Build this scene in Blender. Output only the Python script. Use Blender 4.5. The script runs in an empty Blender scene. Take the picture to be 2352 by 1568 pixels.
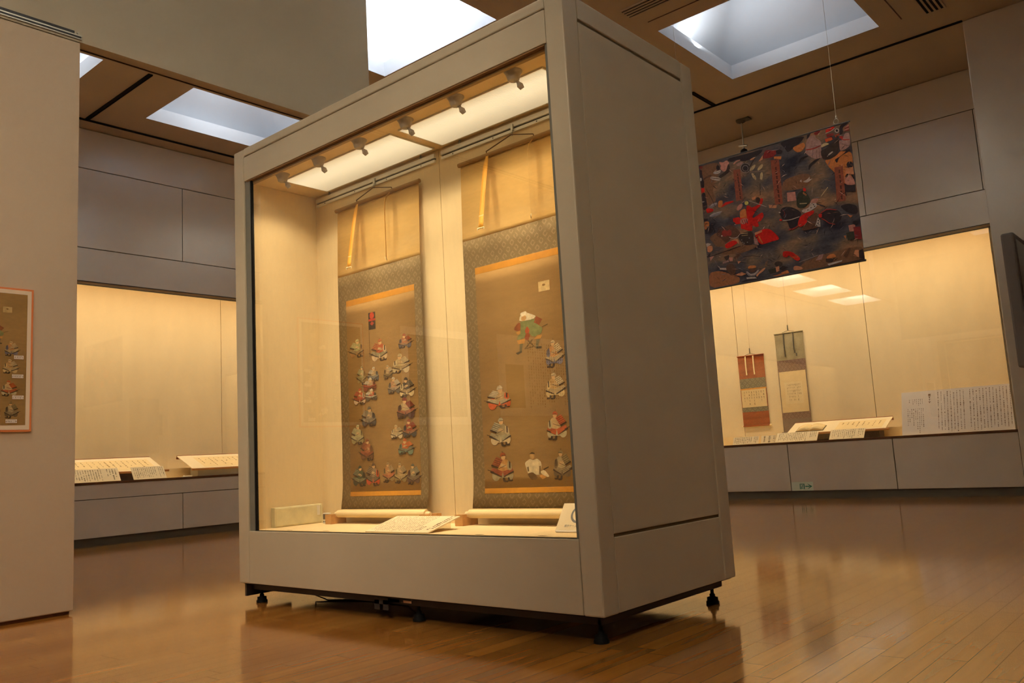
import bpy, bmesh, math, random
from mathutils import Vector, Matrix

S = bpy.context.scene
COL = S.collection
random.seed(7)

# ------------------------------------------------------------------ camera
F_PX, YAW, PITCH, ROLL = 1944.11, math.radians(40.6324), math.radians(7.7055), math.radians(-3.2914)
fw = Vector((-math.sin(YAW)*math.cos(PITCH), math.cos(YAW)*math.cos(PITCH), math.sin(PITCH)))
r0 = Vector((math.cos(YAW), math.sin(YAW), 0)); u0 = r0.cross(fw)
rt = math.cos(ROLL)*r0 + math.sin(ROLL)*u0
up = -math.sin(ROLL)*r0 + math.cos(ROLL)*u0
cam_data = bpy.data.cameras.new('camera')
cam_data.sensor_width = 36.0
cam_data.lens = F_PX/2352*36.0
cam_data.clip_start = 0.05
cam = bpy.data.objects.new('camera', cam_data); COL.objects.link(cam)
mw = Matrix((rt, up, -fw)).transposed().to_4x4()
mw.translation = Vector((2.0932, -2.919, 0.8))
cam.matrix_world = mw
S.camera = cam

# ------------------------------------------------------------------ world, view, light levels
w = bpy.data.worlds.new('night'); S.world = w; w.use_nodes = True
w.node_tree.nodes['Background'].inputs[0].default_value = (0, 0, 0, 1)
w.node_tree.nodes['Background'].inputs[1].default_value = 0
S.view_settings.view_transform = 'Standard'
S.view_settings.look = 'None'
S.view_settings.gamma = 1
S.view_settings.exposure = 0.08
S.view_settings.use_curve_mapping = False
S.cycles.use_denoising = True
S.cycles.denoising_prefilter = 'FAST'
S.cycles.max_bounces = 10
S.cycles.transparent_max_bounces = 16
S.cycles.sample_clamp_indirect = 6

WARM = (1.0, 0.80, 0.52)
FILL_W = 5.2
CASE_EMIT = 0.74          # lamp diffusers of the free-standing case
CASE_SPOT = 7.5          # its six fibre heads, W each
WALL_EMIT = 1.6
WALL_WASH = 7.4          # wall-washing strip lamps in the wall showcases, W per metre           # lamp strips inside the wall showcases
SKY_COL = (0.90, 0.96, 1.0)
HALL_COL = (1.0, 0.90, 0.70)
HALL_E = 60
SPOT_COL = (1.0, 0.82, 0.58)

def lamp(name, kind, loc, energy, color, **kw):
    d = bpy.data.lights.new(name, kind); d.energy = energy; d.color = color
    for k, v in kw.items(): setattr(d, k, v)
    o = bpy.data.objects.new(name, d); COL.objects.link(o); o.location = loc
    return o
def aim(o, target):
    o.rotation_euler = (Vector(target)-o.location).to_track_quat('-Z', 'Y').to_euler()

# unseen spots added near the ceiling to light partition, case, posters, floor, banner
for i, (loc, tgt, e, ang, bl) in enumerate([
        ((-0.3, -3.2, 5.15), (-3.5, -0.9, 1.5), 190, 62, 0.9),
        ((0.9, -4.6, 5.15), (-1.4, 0.0, 1.75), 430, 34, 1.0),
        ((2.6, -5.6, 5.15), (-0.1, 0.0, 1.4), 330, 34, 1.0),
        ((-0.6, -5.0, 5.15), (-3.5, -3.3, 1.6), 150, 50, 0.9),
        ((2.4, 2.6, 5.15), (1.2, 1.5, 0.0), 35, 95, 0.9),
        ((-2.6, -2.2, 5.15), (-2.5, -0.5, 0.0), 230, 50, 1.0),
        ((0.9, 1.8, 5.15), (-1.2, 5.0, 3.0), 110, 50, 0.9)]):
    s = lamp('added_spot_light', 'SPOT', loc, e, SPOT_COL, spot_size=math.radians(ang), spot_blend=bl, shadow_soft_size=0.12)
    aim(s, tgt)

# ------------------------------------------------------------------ materials
def lin(h):
    c = [int(h[i:i+2], 16)/255 for i in (0, 2, 4)]
    return tuple(x/12.92 if x <= 0.04045 else ((x+0.055)/1.055)**2.4 for x in c)+(1,)
MATS = {}
def mat(name, hexc, rough=0.6, spec=0.4, metal=0.0, var=0.0, vscale=8.0, bump=0.0, bscale=200.0, emit=None, estr=1.0, stretch=None):
    if name in MATS: return MATS[name]
    m = bpy.data.materials.new(name); m.use_nodes = True; MATS[name] = m
    n, l = m.node_tree.nodes, m.node_tree.links
    b = n['Principled BSDF']
    c = lin(hexc) if isinstance(hexc, str) else tuple(hexc)+(1,)
    b.inputs['Base Color'].default_value = c
    b.inputs['Roughness'].default_value = rough
    b.inputs['Specular IOR Level'].default_value = spec
    b.inputs['Metallic'].default_value = metal
    tc = n.new('ShaderNodeTexCoord')
    src = tc.outputs['Object']
    if stretch:
        mp = n.new('ShaderNodeMapping'); mp.inputs['Scale'].default_value = stretch
        l.new(src, mp.inputs['Vector']); src = mp.outputs['Vector']
    if var:
        t = n.new('ShaderNodeTexNoise'); t.inputs['Scale'].default_value = vscale; t.inputs['Detail'].default_value = 5
        l.new(src, t.inputs['Vector'])
        r = n.new('ShaderNodeMapRange'); r.inputs['From Min'].default_value = 0.3; r.inputs['From Max'].default_value = 0.7
        r.inputs['To Min'].default_value = 1-var; r.inputs['To Max'].default_value = 1+var
        l.new(t.outputs['Fac'], r.inputs['Value'])
        mx = n.new('ShaderNodeVectorMath'); mx.operation = 'SCALE'; mx.inputs[0].default_value = c[:3]
        l.new(r.outputs[0], mx.inputs['Scale']); l.new(mx.outputs[0], b.inputs['Base Color'])
    if bump:
        t = n.new('ShaderNodeTexNoise'); t.inputs['Scale'].default_value = bscale; t.inputs['Detail'].default_value = 3
        l.new(src, t.inputs['Vector'])
        bp = n.new('ShaderNodeBump'); bp.inputs['Strength'].default_value = bump; bp.inputs['Distance'].default_value = 0.004
        l.new(t.outputs['Fac'], bp.inputs['Height']); l.new(bp.outputs[0], b.inputs['Normal'])
    if emit:
        b.inputs['Emission Color'].default_value = tuple(emit)+(1,); b.inputs['Emission Strength'].default_value = estr
    return m

GREY = mat('grey_steel_panel', 'c6baa2', 0.40, 0.4, var=0.03, vscale=3, bump=0.05, bscale=900)
GREYW = mat('grey_wall_panel', 'c2b6a2', 0.22, 0.7, var=0.03, vscale=2, bump=0.04, bscale=700)
GAP = mat('dark_gap', '4a3a28', 0.9, 0.1)
BLACK = mat('black_metal', '1b1a1a', 0.5, 0.3)
DARKSTEEL = mat('dark_steel', '3b3836', 0.5, 0.4, metal=0.4)
RUBBER = mat('black_rubber', '100f0f', 0.7, 0.2)
JAMB = mat('grey_jamb', '77766c', 0.5, 0.3)
LINING = mat('cream_fabric_lining', 'e2ca9c', 0.85, 0.15, var=0.025, vscale=60, bump=0.25, bscale=500, stretch=(1, 1, 0.15))
LINING2 = mat('cream_board', 'e6cc9c', 0.85, 0.15, var=0.03, vscale=10)
WLINING = mat('cream_showcase_lining', 'dfcaa4', 0.8, 0.15, var=0.04, vscale=4, stretch=(1, 1, 0.3))
STEEL = mat('satin_steel', 'b3aea0', 0.35, 0.5, metal=0.8)
SPOTGREY = mat('grey_spot_housing', 'a89d90', 0.5, 0.4)
BROWNTRIM = mat('brown_wood_trim', '5a3518', 0.5, 0.3, var=0.15, vscale=20, stretch=(0.2, 0.2, 1))
TANBAND = mat('tan_trim', '9a7a4c', 0.5, 0.3)
KICK = mat('dark_kick_plate', '4c4638', 0.6, 0.3)
FABRIC = mat('woven_wall_cloth', 'ccb8a0', 0.9, 0.1, var=0.05, vscale=350, bump=0.45, bscale=650, stretch=(1, 1, 2.2))
BULK = mat('painted_bulkhead', 'b3a791', 0.8, 0.15, var=0.03, vscale=2)
CEIL = mat('ceiling_paint', 'b2a594', 0.85, 0.1, var=0.04, vscale=1.5)
COFFER = mat('white_coffer', 'd2d4d8', 0.8, 0.1)
BLOCKWOOD = mat('plywood_block', 'c2925a', 0.7, 0.2, var=0.12, vscale=40, stretch=(0.3, 1, 1))
PAPER = mat('cream_paper', 'e9cf9c', 0.7, 0.2, var=0.03, vscale=12)
WHITEB = mat('white_board', 'f0e4da', 0.6, 0.2)
LABELB = mat('cream_label_board', 'ecd9b4', 0.6, 0.2)
INK = mat('ink', '3a2c1c', 0.8, 0.1)
INKB = mat('brown_ink', '6b4a20', 0.8, 0.1)
IVORY = mat('ivory_knob', 'ecd6a6', 0.4, 0.4)
GOLD = mat('gold_silk', 'c98a2c', 0.55, 0.3, var=0.06, vscale=30)
STRAPG = mat('yellow_silk_strap', 'e0a035', 0.5, 0.3)
CORD = mat('brown_cord', '6b4a30', 0.8, 0.2)
PLASTICW = mat('white_plastic', 'e2dccb', 0.4, 0.4)
LCD = mat('grey_lcd', '5a5048', 0.3, 0.4)
REDW = mat('lacquered_wood', '8c4a22', 0.4, 0.4, var=0.1, vscale=12, stretch=(1, 0.2, 1))
RODW = mat('wood_rod', 'a06a30', 0.5, 0.3)
SIGNBG = mat('pale_sign', 'c4cbb4', 0.5, 0.3)
GREEN = mat('sign_green', '0a6a50', 0.5, 0.3)
ORANGE = mat('orange_frame', 'd8824e', 0.6, 0.2)
MATTE = mat('white_mount', 'e6d3bc', 0.7, 0.2)
PACK = mat('washi_pack', 'd8cda2', 0.6, 0.3, var=0.12, vscale=14, bump=0.5, bscale=30)
SCREEN = mat('dark_screen', '4a3d34', 0.25, 0.5)
DISPLAYG = mat('dark_display_housing', '625850', 0.6, 0.25)

def painted():
    m = bpy.data.materials.new('painted_pigment'); m.use_nodes = True
    n, l = m.node_tree.nodes, m.node_tree.links; b = n['Principled BSDF']
    a = n.new('ShaderNodeVertexColor'); a.layer_name = 'Col'
    t = n.new('ShaderNodeTexNoise'); t.inputs['Scale'].default_value = 45; t.inputs['Detail'].default_value = 6
    tc = n.new('ShaderNodeTexCoord'); l.new(tc.outputs['Object'], t.inputs['Vector'])
    r = n.new('ShaderNodeMapRange'); r.inputs['From Min'].default_value = 0.3; r.inputs['From Max'].default_value = 0.7
    r.inputs['To Min'].default_value = 0.78; r.inputs['To Max'].default_value = 1.18; l.new(t.outputs['Fac'], r.inputs['Value'])
    mx = n.new('ShaderNodeVectorMath'); mx.operation = 'SCALE'
    l.new(a.outputs['Color'], mx.inputs[0]); l.new(r.outputs[0], mx.inputs['Scale']); l.new(mx.outputs[0], b.inputs['Base Color'])
    b.inputs['Roughness'].default_value = 0.75; b.inputs['Specular IOR Level'].default_value = 0.15
    return m
PAINT = painted()

def noise_mix(name, stops, scale, rough=0.8, stretch=(1, 1, 1), detail=5, fine=0.15):
    m = bpy.data.materials.new(name); m.use_nodes = True
    n, l = m.node_tree.nodes, m.node_tree.links; b = n['Principled BSDF']
    tc = n.new('ShaderNodeTexCoord'); mp = n.new('ShaderNodeMapping'); mp.inputs['Scale'].default_value = stretch
    l.new(tc.outputs['Object'], mp.inputs['Vector'])
    t = n.new('ShaderNodeTexNoise'); t.inputs['Scale'].default_value = scale; t.inputs['Detail'].default_value = detail
    l.new(mp.outputs[0], t.inputs['Vector'])
    cr = n.new('ShaderNodeValToRGB'); el = cr.color_ramp.elements
    while len(el) < len(stops): el.new(0.5)
    for e, (p, c) in zip(el, stops): e.position = p; e.color = lin(c)
    l.new(t.outputs['Fac'], cr.inputs['Fac'])
    t2 = n.new('ShaderNodeTexNoise'); t2.inputs['Scale'].default_value = scale*14; t2.inputs['Detail'].default_value = 3
    l.new(mp.outputs[0], t2.inputs['Vector'])
    r = n.new('ShaderNodeMapRange'); r.inputs['From Min'].default_value = 0.3; r.inputs['From Max'].default_value = 0.7
    r.inputs['To Min'].default_value = 1-fine; r.inputs['To Max'].default_value = 1+fine; l.new(t2.outputs['Fac'], r.inputs['Value'])
    mx = n.new('ShaderNodeVectorMath'); mx.operation = 'SCALE'
    l.new(cr.outputs['Color'], mx.inputs[0]); l.new(r.outputs[0], mx.inputs['Scale']); l.new(mx.outputs[0], b.inputs['Base Color'])
    b.inputs['Roughness'].default_value = rough; b.inputs['Specular IOR Level'].default_value = 0.15
    return m
SILK = noise_mix('aged_painting_silk', [(0.25, '86663a'), (0.5, '927142'), (0.75, '9c7a4a')], 2.2, stretch=(0.5, 1, 2.5), fine=0.05)
TOPSILK = noise_mix('tan_mounting_silk', [(0.25, 'c09a58'), (0.5, 'cda664'), (0.75, 'd2ae70')], 3.0, stretch=(0.4, 1, 1.8), fine=0.04)
RODSILK = mat('rod_silk', '9a7648', 0.7, 0.15)
BANNERBG = noise_mix('banner_ground', [(0.34, '1c1a24'), (0.46, '3c383c'), (0.54, '574639'), (0.66, '7c563c')], 3.2, stretch=(0.7, 1, 1.3), fine=0.22)
PANELINK = None

def brocade(name, base, motif, p=0.085, pz=0.09, ring=0.17):
    m = bpy.data.materials.new(name); m.use_nodes = True
    n, l = m.node_tree.nodes, m.node_tree.links; b = n['Principled BSDF']
    tc = n.new('ShaderNodeTexCoord'); sp = n.new('ShaderNodeSeparateXYZ'); l.new(tc.outputs['Object'], sp.inputs[0])
    def mth(op, a, bb=None):
        q = n.new('ShaderNodeMath'); q.operation = op
        for i, v in enumerate((a, bb)):
            if v is None: continue
            if isinstance(v, (int, float)): q.inputs[i].default_value = v
            else: l.new(v, q.inputs[i])
        return q.outputs[0]
    best = None
    for off in (0.0, 0.5):
        fx = mth('ABSOLUTE', mth('SUBTRACT', mth('FRACT', mth('ADD', mth('DIVIDE', sp.outputs[0], p), 50+off)), 0.5))
        fz = mth('ABSOLUTE', mth('SUBTRACT', mth('FRACT', mth('ADD', mth('DIVIDE', sp.outputs[2], pz), 50+off)), 0.5))
        d = mth('SQRT', mth('ADD', mth('MULTIPLY', fx, fx), mth('MULTIPLY', fz, fz)))
        d1 = mth('ABSOLUTE', mth('SUBTRACT', d, ring))
        dd = mth('ABSOLUTE', mth('SUBTRACT', mth('ADD', fx, fz), ring*1.65))
        k = mth('MINIMUM', d1, dd)
        k = mth('ADD', k, mth('MULTIPLY', mth('GREATER_THAN', d, ring*1.9), 1.0))
        best = k if best is None else mth('MINIMUM', best, k)
    mask = mth('LESS_THAN', best, 0.026)
    t = n.new('ShaderNodeTexNoise'); t.inputs['Scale'].default_value = 60; l.new(tc.outputs['Object'], t.inputs['Vector'])
    mk = mth('MULTIPLY', mask, mth('GREATER_THAN', t.outputs['Fac'], 0.42))
    mx = n.new('ShaderNodeMix'); mx.data_type = 'RGBA'
    mx.inputs[6].default_value = lin(base); mx.inputs[7].default_value = lin(motif)
    l.new(mk, mx.inputs[0]); l.new(mx.outputs[2], b.inputs['Base Color'])
    b.inputs['Roughness'].default_value = 0.65; b.inputs['Specular IOR Level'].default_value = 0.2
    return m
BROC = brocade('green_brown_brocade', '7c6844', '968060', 0.058, 0.066, 0.17)
BROC_V = brocade('violet_brocade', '74584a', '94786a', 0.06, 0.08)
BROC_G = brocade('grey_green_brocade', '6c6550', '8e876c', 0.09, 0.09)

def floor_mat():
    m = bpy.data.materials.new('oak_strip_floor'); m.use_nodes = True
    n, l = m.node_tree.nodes, m.node_tree.links; b = n['Principled BSDF']
    tc = n.new('ShaderNodeTexCoord'); sp = n.new('ShaderNodeSeparateXYZ'); l.new(tc.outputs['Object'], sp.inputs[0])
    def mth(op, a, bb=None):
        q = n.new('ShaderNodeMath'); q.operation = op
        for i, v in enumerate((a, bb)):
            if v is None: continue
            if isinstance(v, (int, float)): q.inputs[i].default_value = v
            else: l.new(v, q.inputs[i])
        return q.outputs[0]
    W_, L_ = 0.0965, 0.945
    u = mth('ADD', mth('DIVIDE', mth('SUBTRACT', sp.outputs[0], 0.949), W_), 200.0)
    row = mth('FLOOR', u); fu = mth('SUBTRACT', u, row)
    wn = n.new('ShaderNodeTexWhiteNoise'); wn.noise_dimensions = '1D'; l.new(row, wn.inputs['W'])
    v = mth('ADD', mth('ADD', mth('DIVIDE', sp.outputs[1], L_), 100.0), wn.outputs['Value'])
    cell = mth('FLOOR', v); fv = mth('SUBTRACT', v, cell)
    cb = n.new('ShaderNodeCombineXYZ'); l.new(row, cb.inputs[0]); l.new(cell, cb.inputs[1])
    w2 = n.new('ShaderNodeTexWhiteNoise'); w2.noise_dimensions = '3D'; l.new(cb.outputs[0], w2.inputs['Vector'])
    gap = mth('MAXIMUM', mth('GREATER_THAN', mth('ABSOLUTE', mth('SUBTRACT', fu, 0.5)), 0.484), mth('GREATER_THAN', mth('ABSOLUTE', mth('SUBTRACT', fv, 0.5)), 0.498))
    mp = n.new('ShaderNodeMapping'); mp.inputs['Scale'].default_value = (26, 1.3, 1); l.new(tc.outputs['Object'], mp.inputs['Vector'])
    ad = n.new('ShaderNodeVectorMath'); ad.operation = 'ADD'; l.new(mp.outputs[0], ad.inputs[0])
    sc = n.new('ShaderNodeVectorMath'); sc.operation = 'SCALE'; sc.inputs['Scale'].default_value = 30; l.new(w2.outputs['Color'], sc.inputs[0]); l.new(sc.outputs[0], ad.inputs[1])
    g = n.new('ShaderNodeTexNoise'); g.inputs['Scale'].default_value = 1.0; g.inputs['Detail'].default_value = 6; l.new(ad.outputs[0], g.inputs['Vector'])
    cr = n.new('ShaderNodeValToRGB'); el = cr.color_ramp.elements; el.new(0.5)
    for e, (p, c) in zip(el, [(0.0, '8c5420'), (0.5, 'a2672d'), (1.0, 'b57d3c')]): e.position = p; e.color = lin(c)
    f = mth('ADD', mth('MULTIPLY', w2.outputs['Value'], 0.62), mth('MULTIPLY', mth('SUBTRACT', g.outputs['Fac'], 0.5), 0.9))
    l.new(mth('ADD', f, 0.2), cr.inputs['Fac'])
    mx = n.new('ShaderNodeMix'); mx.data_type = 'RGBA'; l.new(cr.outputs['Color'], mx.inputs[6]); mx.inputs[7].default_value = lin('583414')
    l.new(gap, mx.inputs[0]); l.new(mx.outputs[2], b.inputs['Base Color'])
    t = n.new('ShaderNodeTexNoise'); t.inputs['Scale'].default_value = 3.0; t.inputs['Detail'].default_value = 4; l.new(tc.outputs['Object'], t.inputs['Vector'])
    r = n.new('ShaderNodeMapRange'); r.inputs['To Min'].default_value = 0.08; r.inputs['To Max'].default_value = 0.13; l.new(t.outputs['Fac'], r.inputs['Value'])
    l.new(r.outputs[0], b.inputs['Roughness'])
    l.new(mth('SUBTRACT', 0.9, mth('MULTIPLY', gap, 0.75)), b.inputs['Specular IOR Level'])
    return m
FLOOR = floor_mat()

def glass_mat(name, tint=(1, 1, 1), f0=0.075, k=1.0):
    m = bpy.data.materials.new(name); m.use_nodes = True
    n, l = m.node_tree.nodes, m.node_tree.links
    n.remove(n['Principled BSDF']); out = n['Material Output']
    tr = n.new('ShaderNodeBsdfTransparent'); tr.inputs[0].default_value = tuple(tint)+(1,)
    gl = n.new('ShaderNodeBsdfGlossy'); gl.inputs['Roughness'].default_value = 0.005
    ge = n.new('ShaderNodeNewGeometry')
    dt = n.new('ShaderNodeVectorMath'); dt.operation = 'DOT_PRODUCT'; l.new(ge.outputs['Incoming'], dt.inputs[0]); l.new(ge.outputs['Normal'], dt.inputs[1])
    def mth(op, a, bb=None):
        q = n.new('ShaderNodeMath'); q.operation = op
        for i, v in enumerate((a, bb)):
            if v is None: continue
            if isinstance(v, (int, float)): q.inputs[i].default_value = v
            else: l.new(v, q.inputs[i])
        return q.outputs[0]
    c = mth('ABSOLUTE', dt.outputs['Value'])
    fr = mth('ADD', f0, mth('MULTIPLY', mth('POWER', mth('SUBTRACT', 1.0, c), 5.0), 1-f0))
    mx = n.new('ShaderNodeMixShader'); l.new(fr, mx.inputs[0]); l.new(tr.outputs[0], mx.inputs[1]); l.new(gl.outputs[0], mx.inputs[2])
    l.new(mx.outputs[0], out.inputs['Surface'])
    return m
GLASS = glass_mat('clear_glass', (0.985, 0.99, 0.98))
ACRYL = glass_mat('clear_acrylic', (0.86, 0.84, 0.78), 0.06)

def diffuser_mat(name, strength, color, pitch=0.012):
    m = bpy.data.materials.new(name); m.use_nodes = True
    n, l = m.node_tree.nodes, m.node_tree.links; b = n['Principled BSDF']
    tc = n.new('ShaderNodeTexCoord'); wv = n.new('ShaderNodeTexWave'); wv.bands_direction = 'Y'; wv.inputs['Scale'].default_value = 0.314/pitch
    wv.inputs['Distortion'].default_value = 0.0; l.new(tc.outputs['Object'], wv.inputs['Vector'])
    r = n.new('ShaderNodeMapRange'); r.inputs['To Min'].default_value = 0.5*strength; r.inputs['To Max'].default_value = 1.45*strength
    l.new(wv.outputs['Fac'], r.inputs['Value'])
    sp = n.new('ShaderNodeSeparateXYZ'); l.new(tc.outputs['Object'], sp.inputs[0])
    cr = n.new('ShaderNodeValToRGB'); el = cr.color_ramp.elements; el.new(0.3); el.new(0.55)
    for e, (p_, c_) in zip(el, [(0.0, 0.62), (0.25, 1.2), (0.5, 1.15), (1.0, 0.6)]): e.position = p_; e.color = (c_, c_, c_, 1)
    m1 = n.new('ShaderNodeMapRange'); m1.inputs['From Min'].default_value = 0.164-0.588; m1.inputs['From Max'].default_value = 0.5-0.588; l.new(sp.outputs[1], m1.inputs['Value']); l.new(m1.outputs[0], cr.inputs['Fac'])
    mm = n.new('ShaderNodeMath'); mm.operation = 'MULTIPLY'; l.new(r.outputs[0], mm.inputs[0]); l.new(cr.outputs['Color'], mm.inputs[1]); r = mm
    b.inputs['Base Color'].default_value = (0.7, 0.66, 0.55, 1); b.inputs['Roughness'].default_value = 0.4
    b.inputs['Emission Color'].default_value = tuple(color)+(1,)
    l.new(r.outputs[0], b.inputs['Emission Strength'])
    return m
CASEDIFF = diffuser_mat('ribbed_lamp_diffuser', CASE_EMIT, (1.0, 0.85, 0.55), 0.0125)
def emis(name, color, strength):
    return mat(name, (0.8, 0.8, 0.8), 0.6, 0.2, emit=color, estr=strength)
WALLDIFF = emis('showcase_lamp_strip', (1.0, 0.82, 0.56), WALL_EMIT)

# ------------------------------------------------------------------ mesh helpers
class MB:
    def __init__(s): s.v = []; s.f = []; s.m = []; s.c = []; s.sm = []
    def face(s, pts, mi=0, col=None, smooth=False):
        b = len(s.v); s.v += [tuple(p) for p in pts]; s.f.append(tuple(range(b, b+len(pts)))); s.m.append(mi); s.c.append(col); s.sm.append(smooth)
    def quads(s, vs, fs, mi=0, smooth=False, col=None):
        b = len(s.v); s.v += [tuple(p) for p in vs]
        for f in fs: s.f.append(tuple(b+i for i in f)); s.m.append(mi); s.c.append(col); s.sm.append(smooth)
    def box(s, x0, x1, y0, y1, z0, z1, mi=0, M=None):
        vs = [Vector((x, y, z)) for z in (z0, z1) for y in (y0, y1) for x in (x0, x1)]
        if M is not None: vs = [M @ v for v in vs]
        s.quads(vs, [(0, 2, 3, 1), (4, 5, 7, 6), (0, 1, 5, 4), (2, 6, 7, 3), (0, 4, 6, 2), (1, 3, 7, 5)], mi)
        return s
    def cyl(s, p0, p1, r0_, r1_=None, n=16, mi=0, caps=True, smooth=True):
        p0, p1 = Vector(p0), Vector(p1); r1_ = r0_ if r1_ is None else r1_
        d = (p1-p0).normalized(); a = d.orthogonal().normalized(); b = d.cross(a)
        vs = []
        for p, r in ((p0, r0_), (p1, r1_)):
            vs += [p+(a*math.cos(2*math.pi*i/n)+b*math.sin(2*math.pi*i/n))*r for i in range(n)]
        s.quads(vs, [(i, (i+1) % n, n+(i+1) % n, n+i) for i in range(n)], mi, smooth)
        if caps:
            s.face(vs[:n][::-1], mi); s.face(vs[n:], mi)
        return s
    def lathe(s, c, prof, n=20, mi=0, axis='Z'):
        c = Vector(c); vs = []
        for r, h in prof:
            for i in range(n):
                t = 2*math.pi*i/n
                o = {'Z': (r*math.cos(t), r*math.sin(t), h), 'X': (h, r*math.cos(t), r*math.sin(t)), 'Y': (r*math.sin(t), h, r*math.cos(t))}[axis]
                vs.append(c+Vector(o))
        fs = [(k*n+i, k*n+(i+1) % n, (k+1)*n+(i+1) % n, (k+1)*n+i) for k in range(len(prof)-1) for i in range(n)]
        s.quads(vs, fs, mi, True)
        s.face(vs[:n][::-1], mi); s.face(vs[-n:], mi)
        return s
    def tube(s, pts, r, n=8, mi=0):
        pts = [Vector(p) for p in pts]
        vs = []
        for i, p in enumerate(pts):
            d = (pts[min(i+1, len(pts)-1)]-pts[max(i-1, 0)]).normalized()
            a = d.cross(Vector((0.31, 0.77, 0.55))).normalized(); b = d.cross(a)
            vs += [p+(a*math.cos(2*math.pi*k/n)+b*math.sin(2*math.pi*k/n))*r for k in range(n)]
        fs = [(j*n+k, j*n+(k+1) % n, (j+1)*n+(k+1) % n, (j+1)*n+k) for j in range(len(pts)-1) for k in range(n)]
        s.quads(vs, fs, mi, True); s.face(vs[:n][::-1], mi); s.face(vs[-n:], mi)
        return s
    def ring(s, c, R_, r, nrm=(0, 1, 0), n=24, mi=0):
        c = Vector(c); d = Vector(nrm).normalized(); a = d.orthogonal().normalized(); b = d.cross(a)
        vs = []; k = 8
        for i in range(n):
            t = 2*math.pi*i/n; e = a*math.cos(t)+b*math.sin(t)
            for j in range(k):
                q = 2*math.pi*j/k; vs.append(c+e*(R_+r*math.cos(q))+d*(r*math.sin(q)))
        s.quads(vs, [(i*k+j, ((i+1) % n)*k+j, ((i+1) % n)*k+(j+1) % k, i*k+(j+1) % k) for i in range(n) for j in range(k)], mi, True)
        return s

CHILD = {}
def props(o, label=None, cat=None, group=None, kind=None):
    if label: o['label'] = label
    if cat: o['category'] = cat
    if group: o['group'] = group
    if kind: o['kind'] = kind
    return o
def build(name, mb, mats, parent=None, label=None, bevel=0.0):
    org = Vector(CHILD.get(parent, (0, 0, 0))) if parent else Vector(CHILD.get('__loc__', (0, 0, 0)))
    me = bpy.data.meshes.new(name)
    me.from_pydata([Vector(v)-org for v in mb.v], [], mb.f)
    if not isinstance(mats, (list, tuple)): mats = [mats]
    for m in mats: me.materials.append(m)
    for p, mi, sm in zip(me.polygons, mb.m, mb.sm): p.material_index = mi; p.use_smooth = sm
    if any(c is not None for c in mb.c):
        at = me.color_attributes.new('Col', 'FLOAT_COLOR', 'CORNER')
        for p, c in zip(me.polygons, mb.c):
            cc = lin(c) if c else (0.5, 0.5, 0.5, 1)
            for li in p.loop_indices: at.data[li].color = cc
    me.update()
    o = bpy.data.objects.new(name, me); COL.objects.link(o)
    if parent is not None:
        o.parent = parent; CHILD[o] = org
    else:
        o.location = org; CHILD[o] = org
    if bevel:
        b = o.modifiers.new('bevel', 'BEVEL'); b.width = bevel; b.segments = 2; b.limit_method = 'ANGLE'; b.angle_limit = math.radians(50)
    if label: o['label'] = label
    return o
def thing(name, label, cat, loc=(0, 0, 0), group=None):
    o = bpy.data.objects.new(name, None); COL.objects.link(o); o.location = loc; o.empty_display_size = 0.1
    CHILD[o] = Vector(loc)
    return props(o, label, cat, group)
def solo(name, mb, mats, label, cat, group=None, bevel=0.0, loc=(0, 0, 0)):
    CHILD['__loc__'] = loc
    o = build(name, mb, mats, None, None, bevel); CHILD['__loc__'] = (0, 0, 0)
    return props(o, label, cat, group)
def struct(name, mb, mats, parent=None, bevel=0.0):
    o = build(name, mb, mats, parent, None, bevel); o['kind'] = 'structure'; return o
def copy_thing(src, delta, label, group):
    r = src.copy(); COL.objects.link(r); r.location = src.location+Vector(delta); r['label'] = label
    if group: r['group'] = group
    for ch in list(src.children):
        c = ch.copy(); COL.objects.link(c); c.parent = r
        for g in list(ch.children):
            d = g.copy(); COL.objects.link(d); d.parent = c
    return r

def text_marks(mb, place, u0, u1, v0, v1, cols, mi=1, gl=None, seed=1, fill=(0.5, 1.0), glyph=0.7, skip=()):
    """columns of small brush-like marks; place(u, v) -> point; v runs from the top (v0) down (v1)"""
    rnd = random.Random(seed); pw = (u1-u0)/cols
    gl = gl or pw*0.95
    for c in range(cols):
        if c in skip: continue
        uc = u0+(c+0.5)*pw
        end = v0+(v1-v0)*rnd.uniform(*fill); v = v0
        while abs(v-v0) < abs(end-v0):
            sg = 1 if v1 > v0 else -1
            if rnd.random() > 0.08:
                hw = pw*0.5*glyph*rnd.uniform(0.5, 1.0); hh = gl*rnd.uniform(0.45, 0.8)
                k = rnd.random()
                if k < 0.5:
                    mb.face([place(uc-hw, v), place(uc-hw, v+sg*hh), place(uc+hw, v+sg*hh), place(uc+hw, v)][::-1], mi)
                else:
                    mb.face([place(uc-hw, v), place(uc-hw, v+sg*hh*0.35), place(uc+hw, v+sg*hh*0.35), place(uc+hw, v)][::-1], mi)
                    mb.face([place(uc-hw*0.4, v+sg*hh*0.35), place(uc-hw*0.4, v+sg*hh), place(uc+hw*0.4, v+sg*hh), place(uc+hw*0.4, v+sg*hh*0.35)][::-1], mi)
            v += sg*gl
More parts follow.
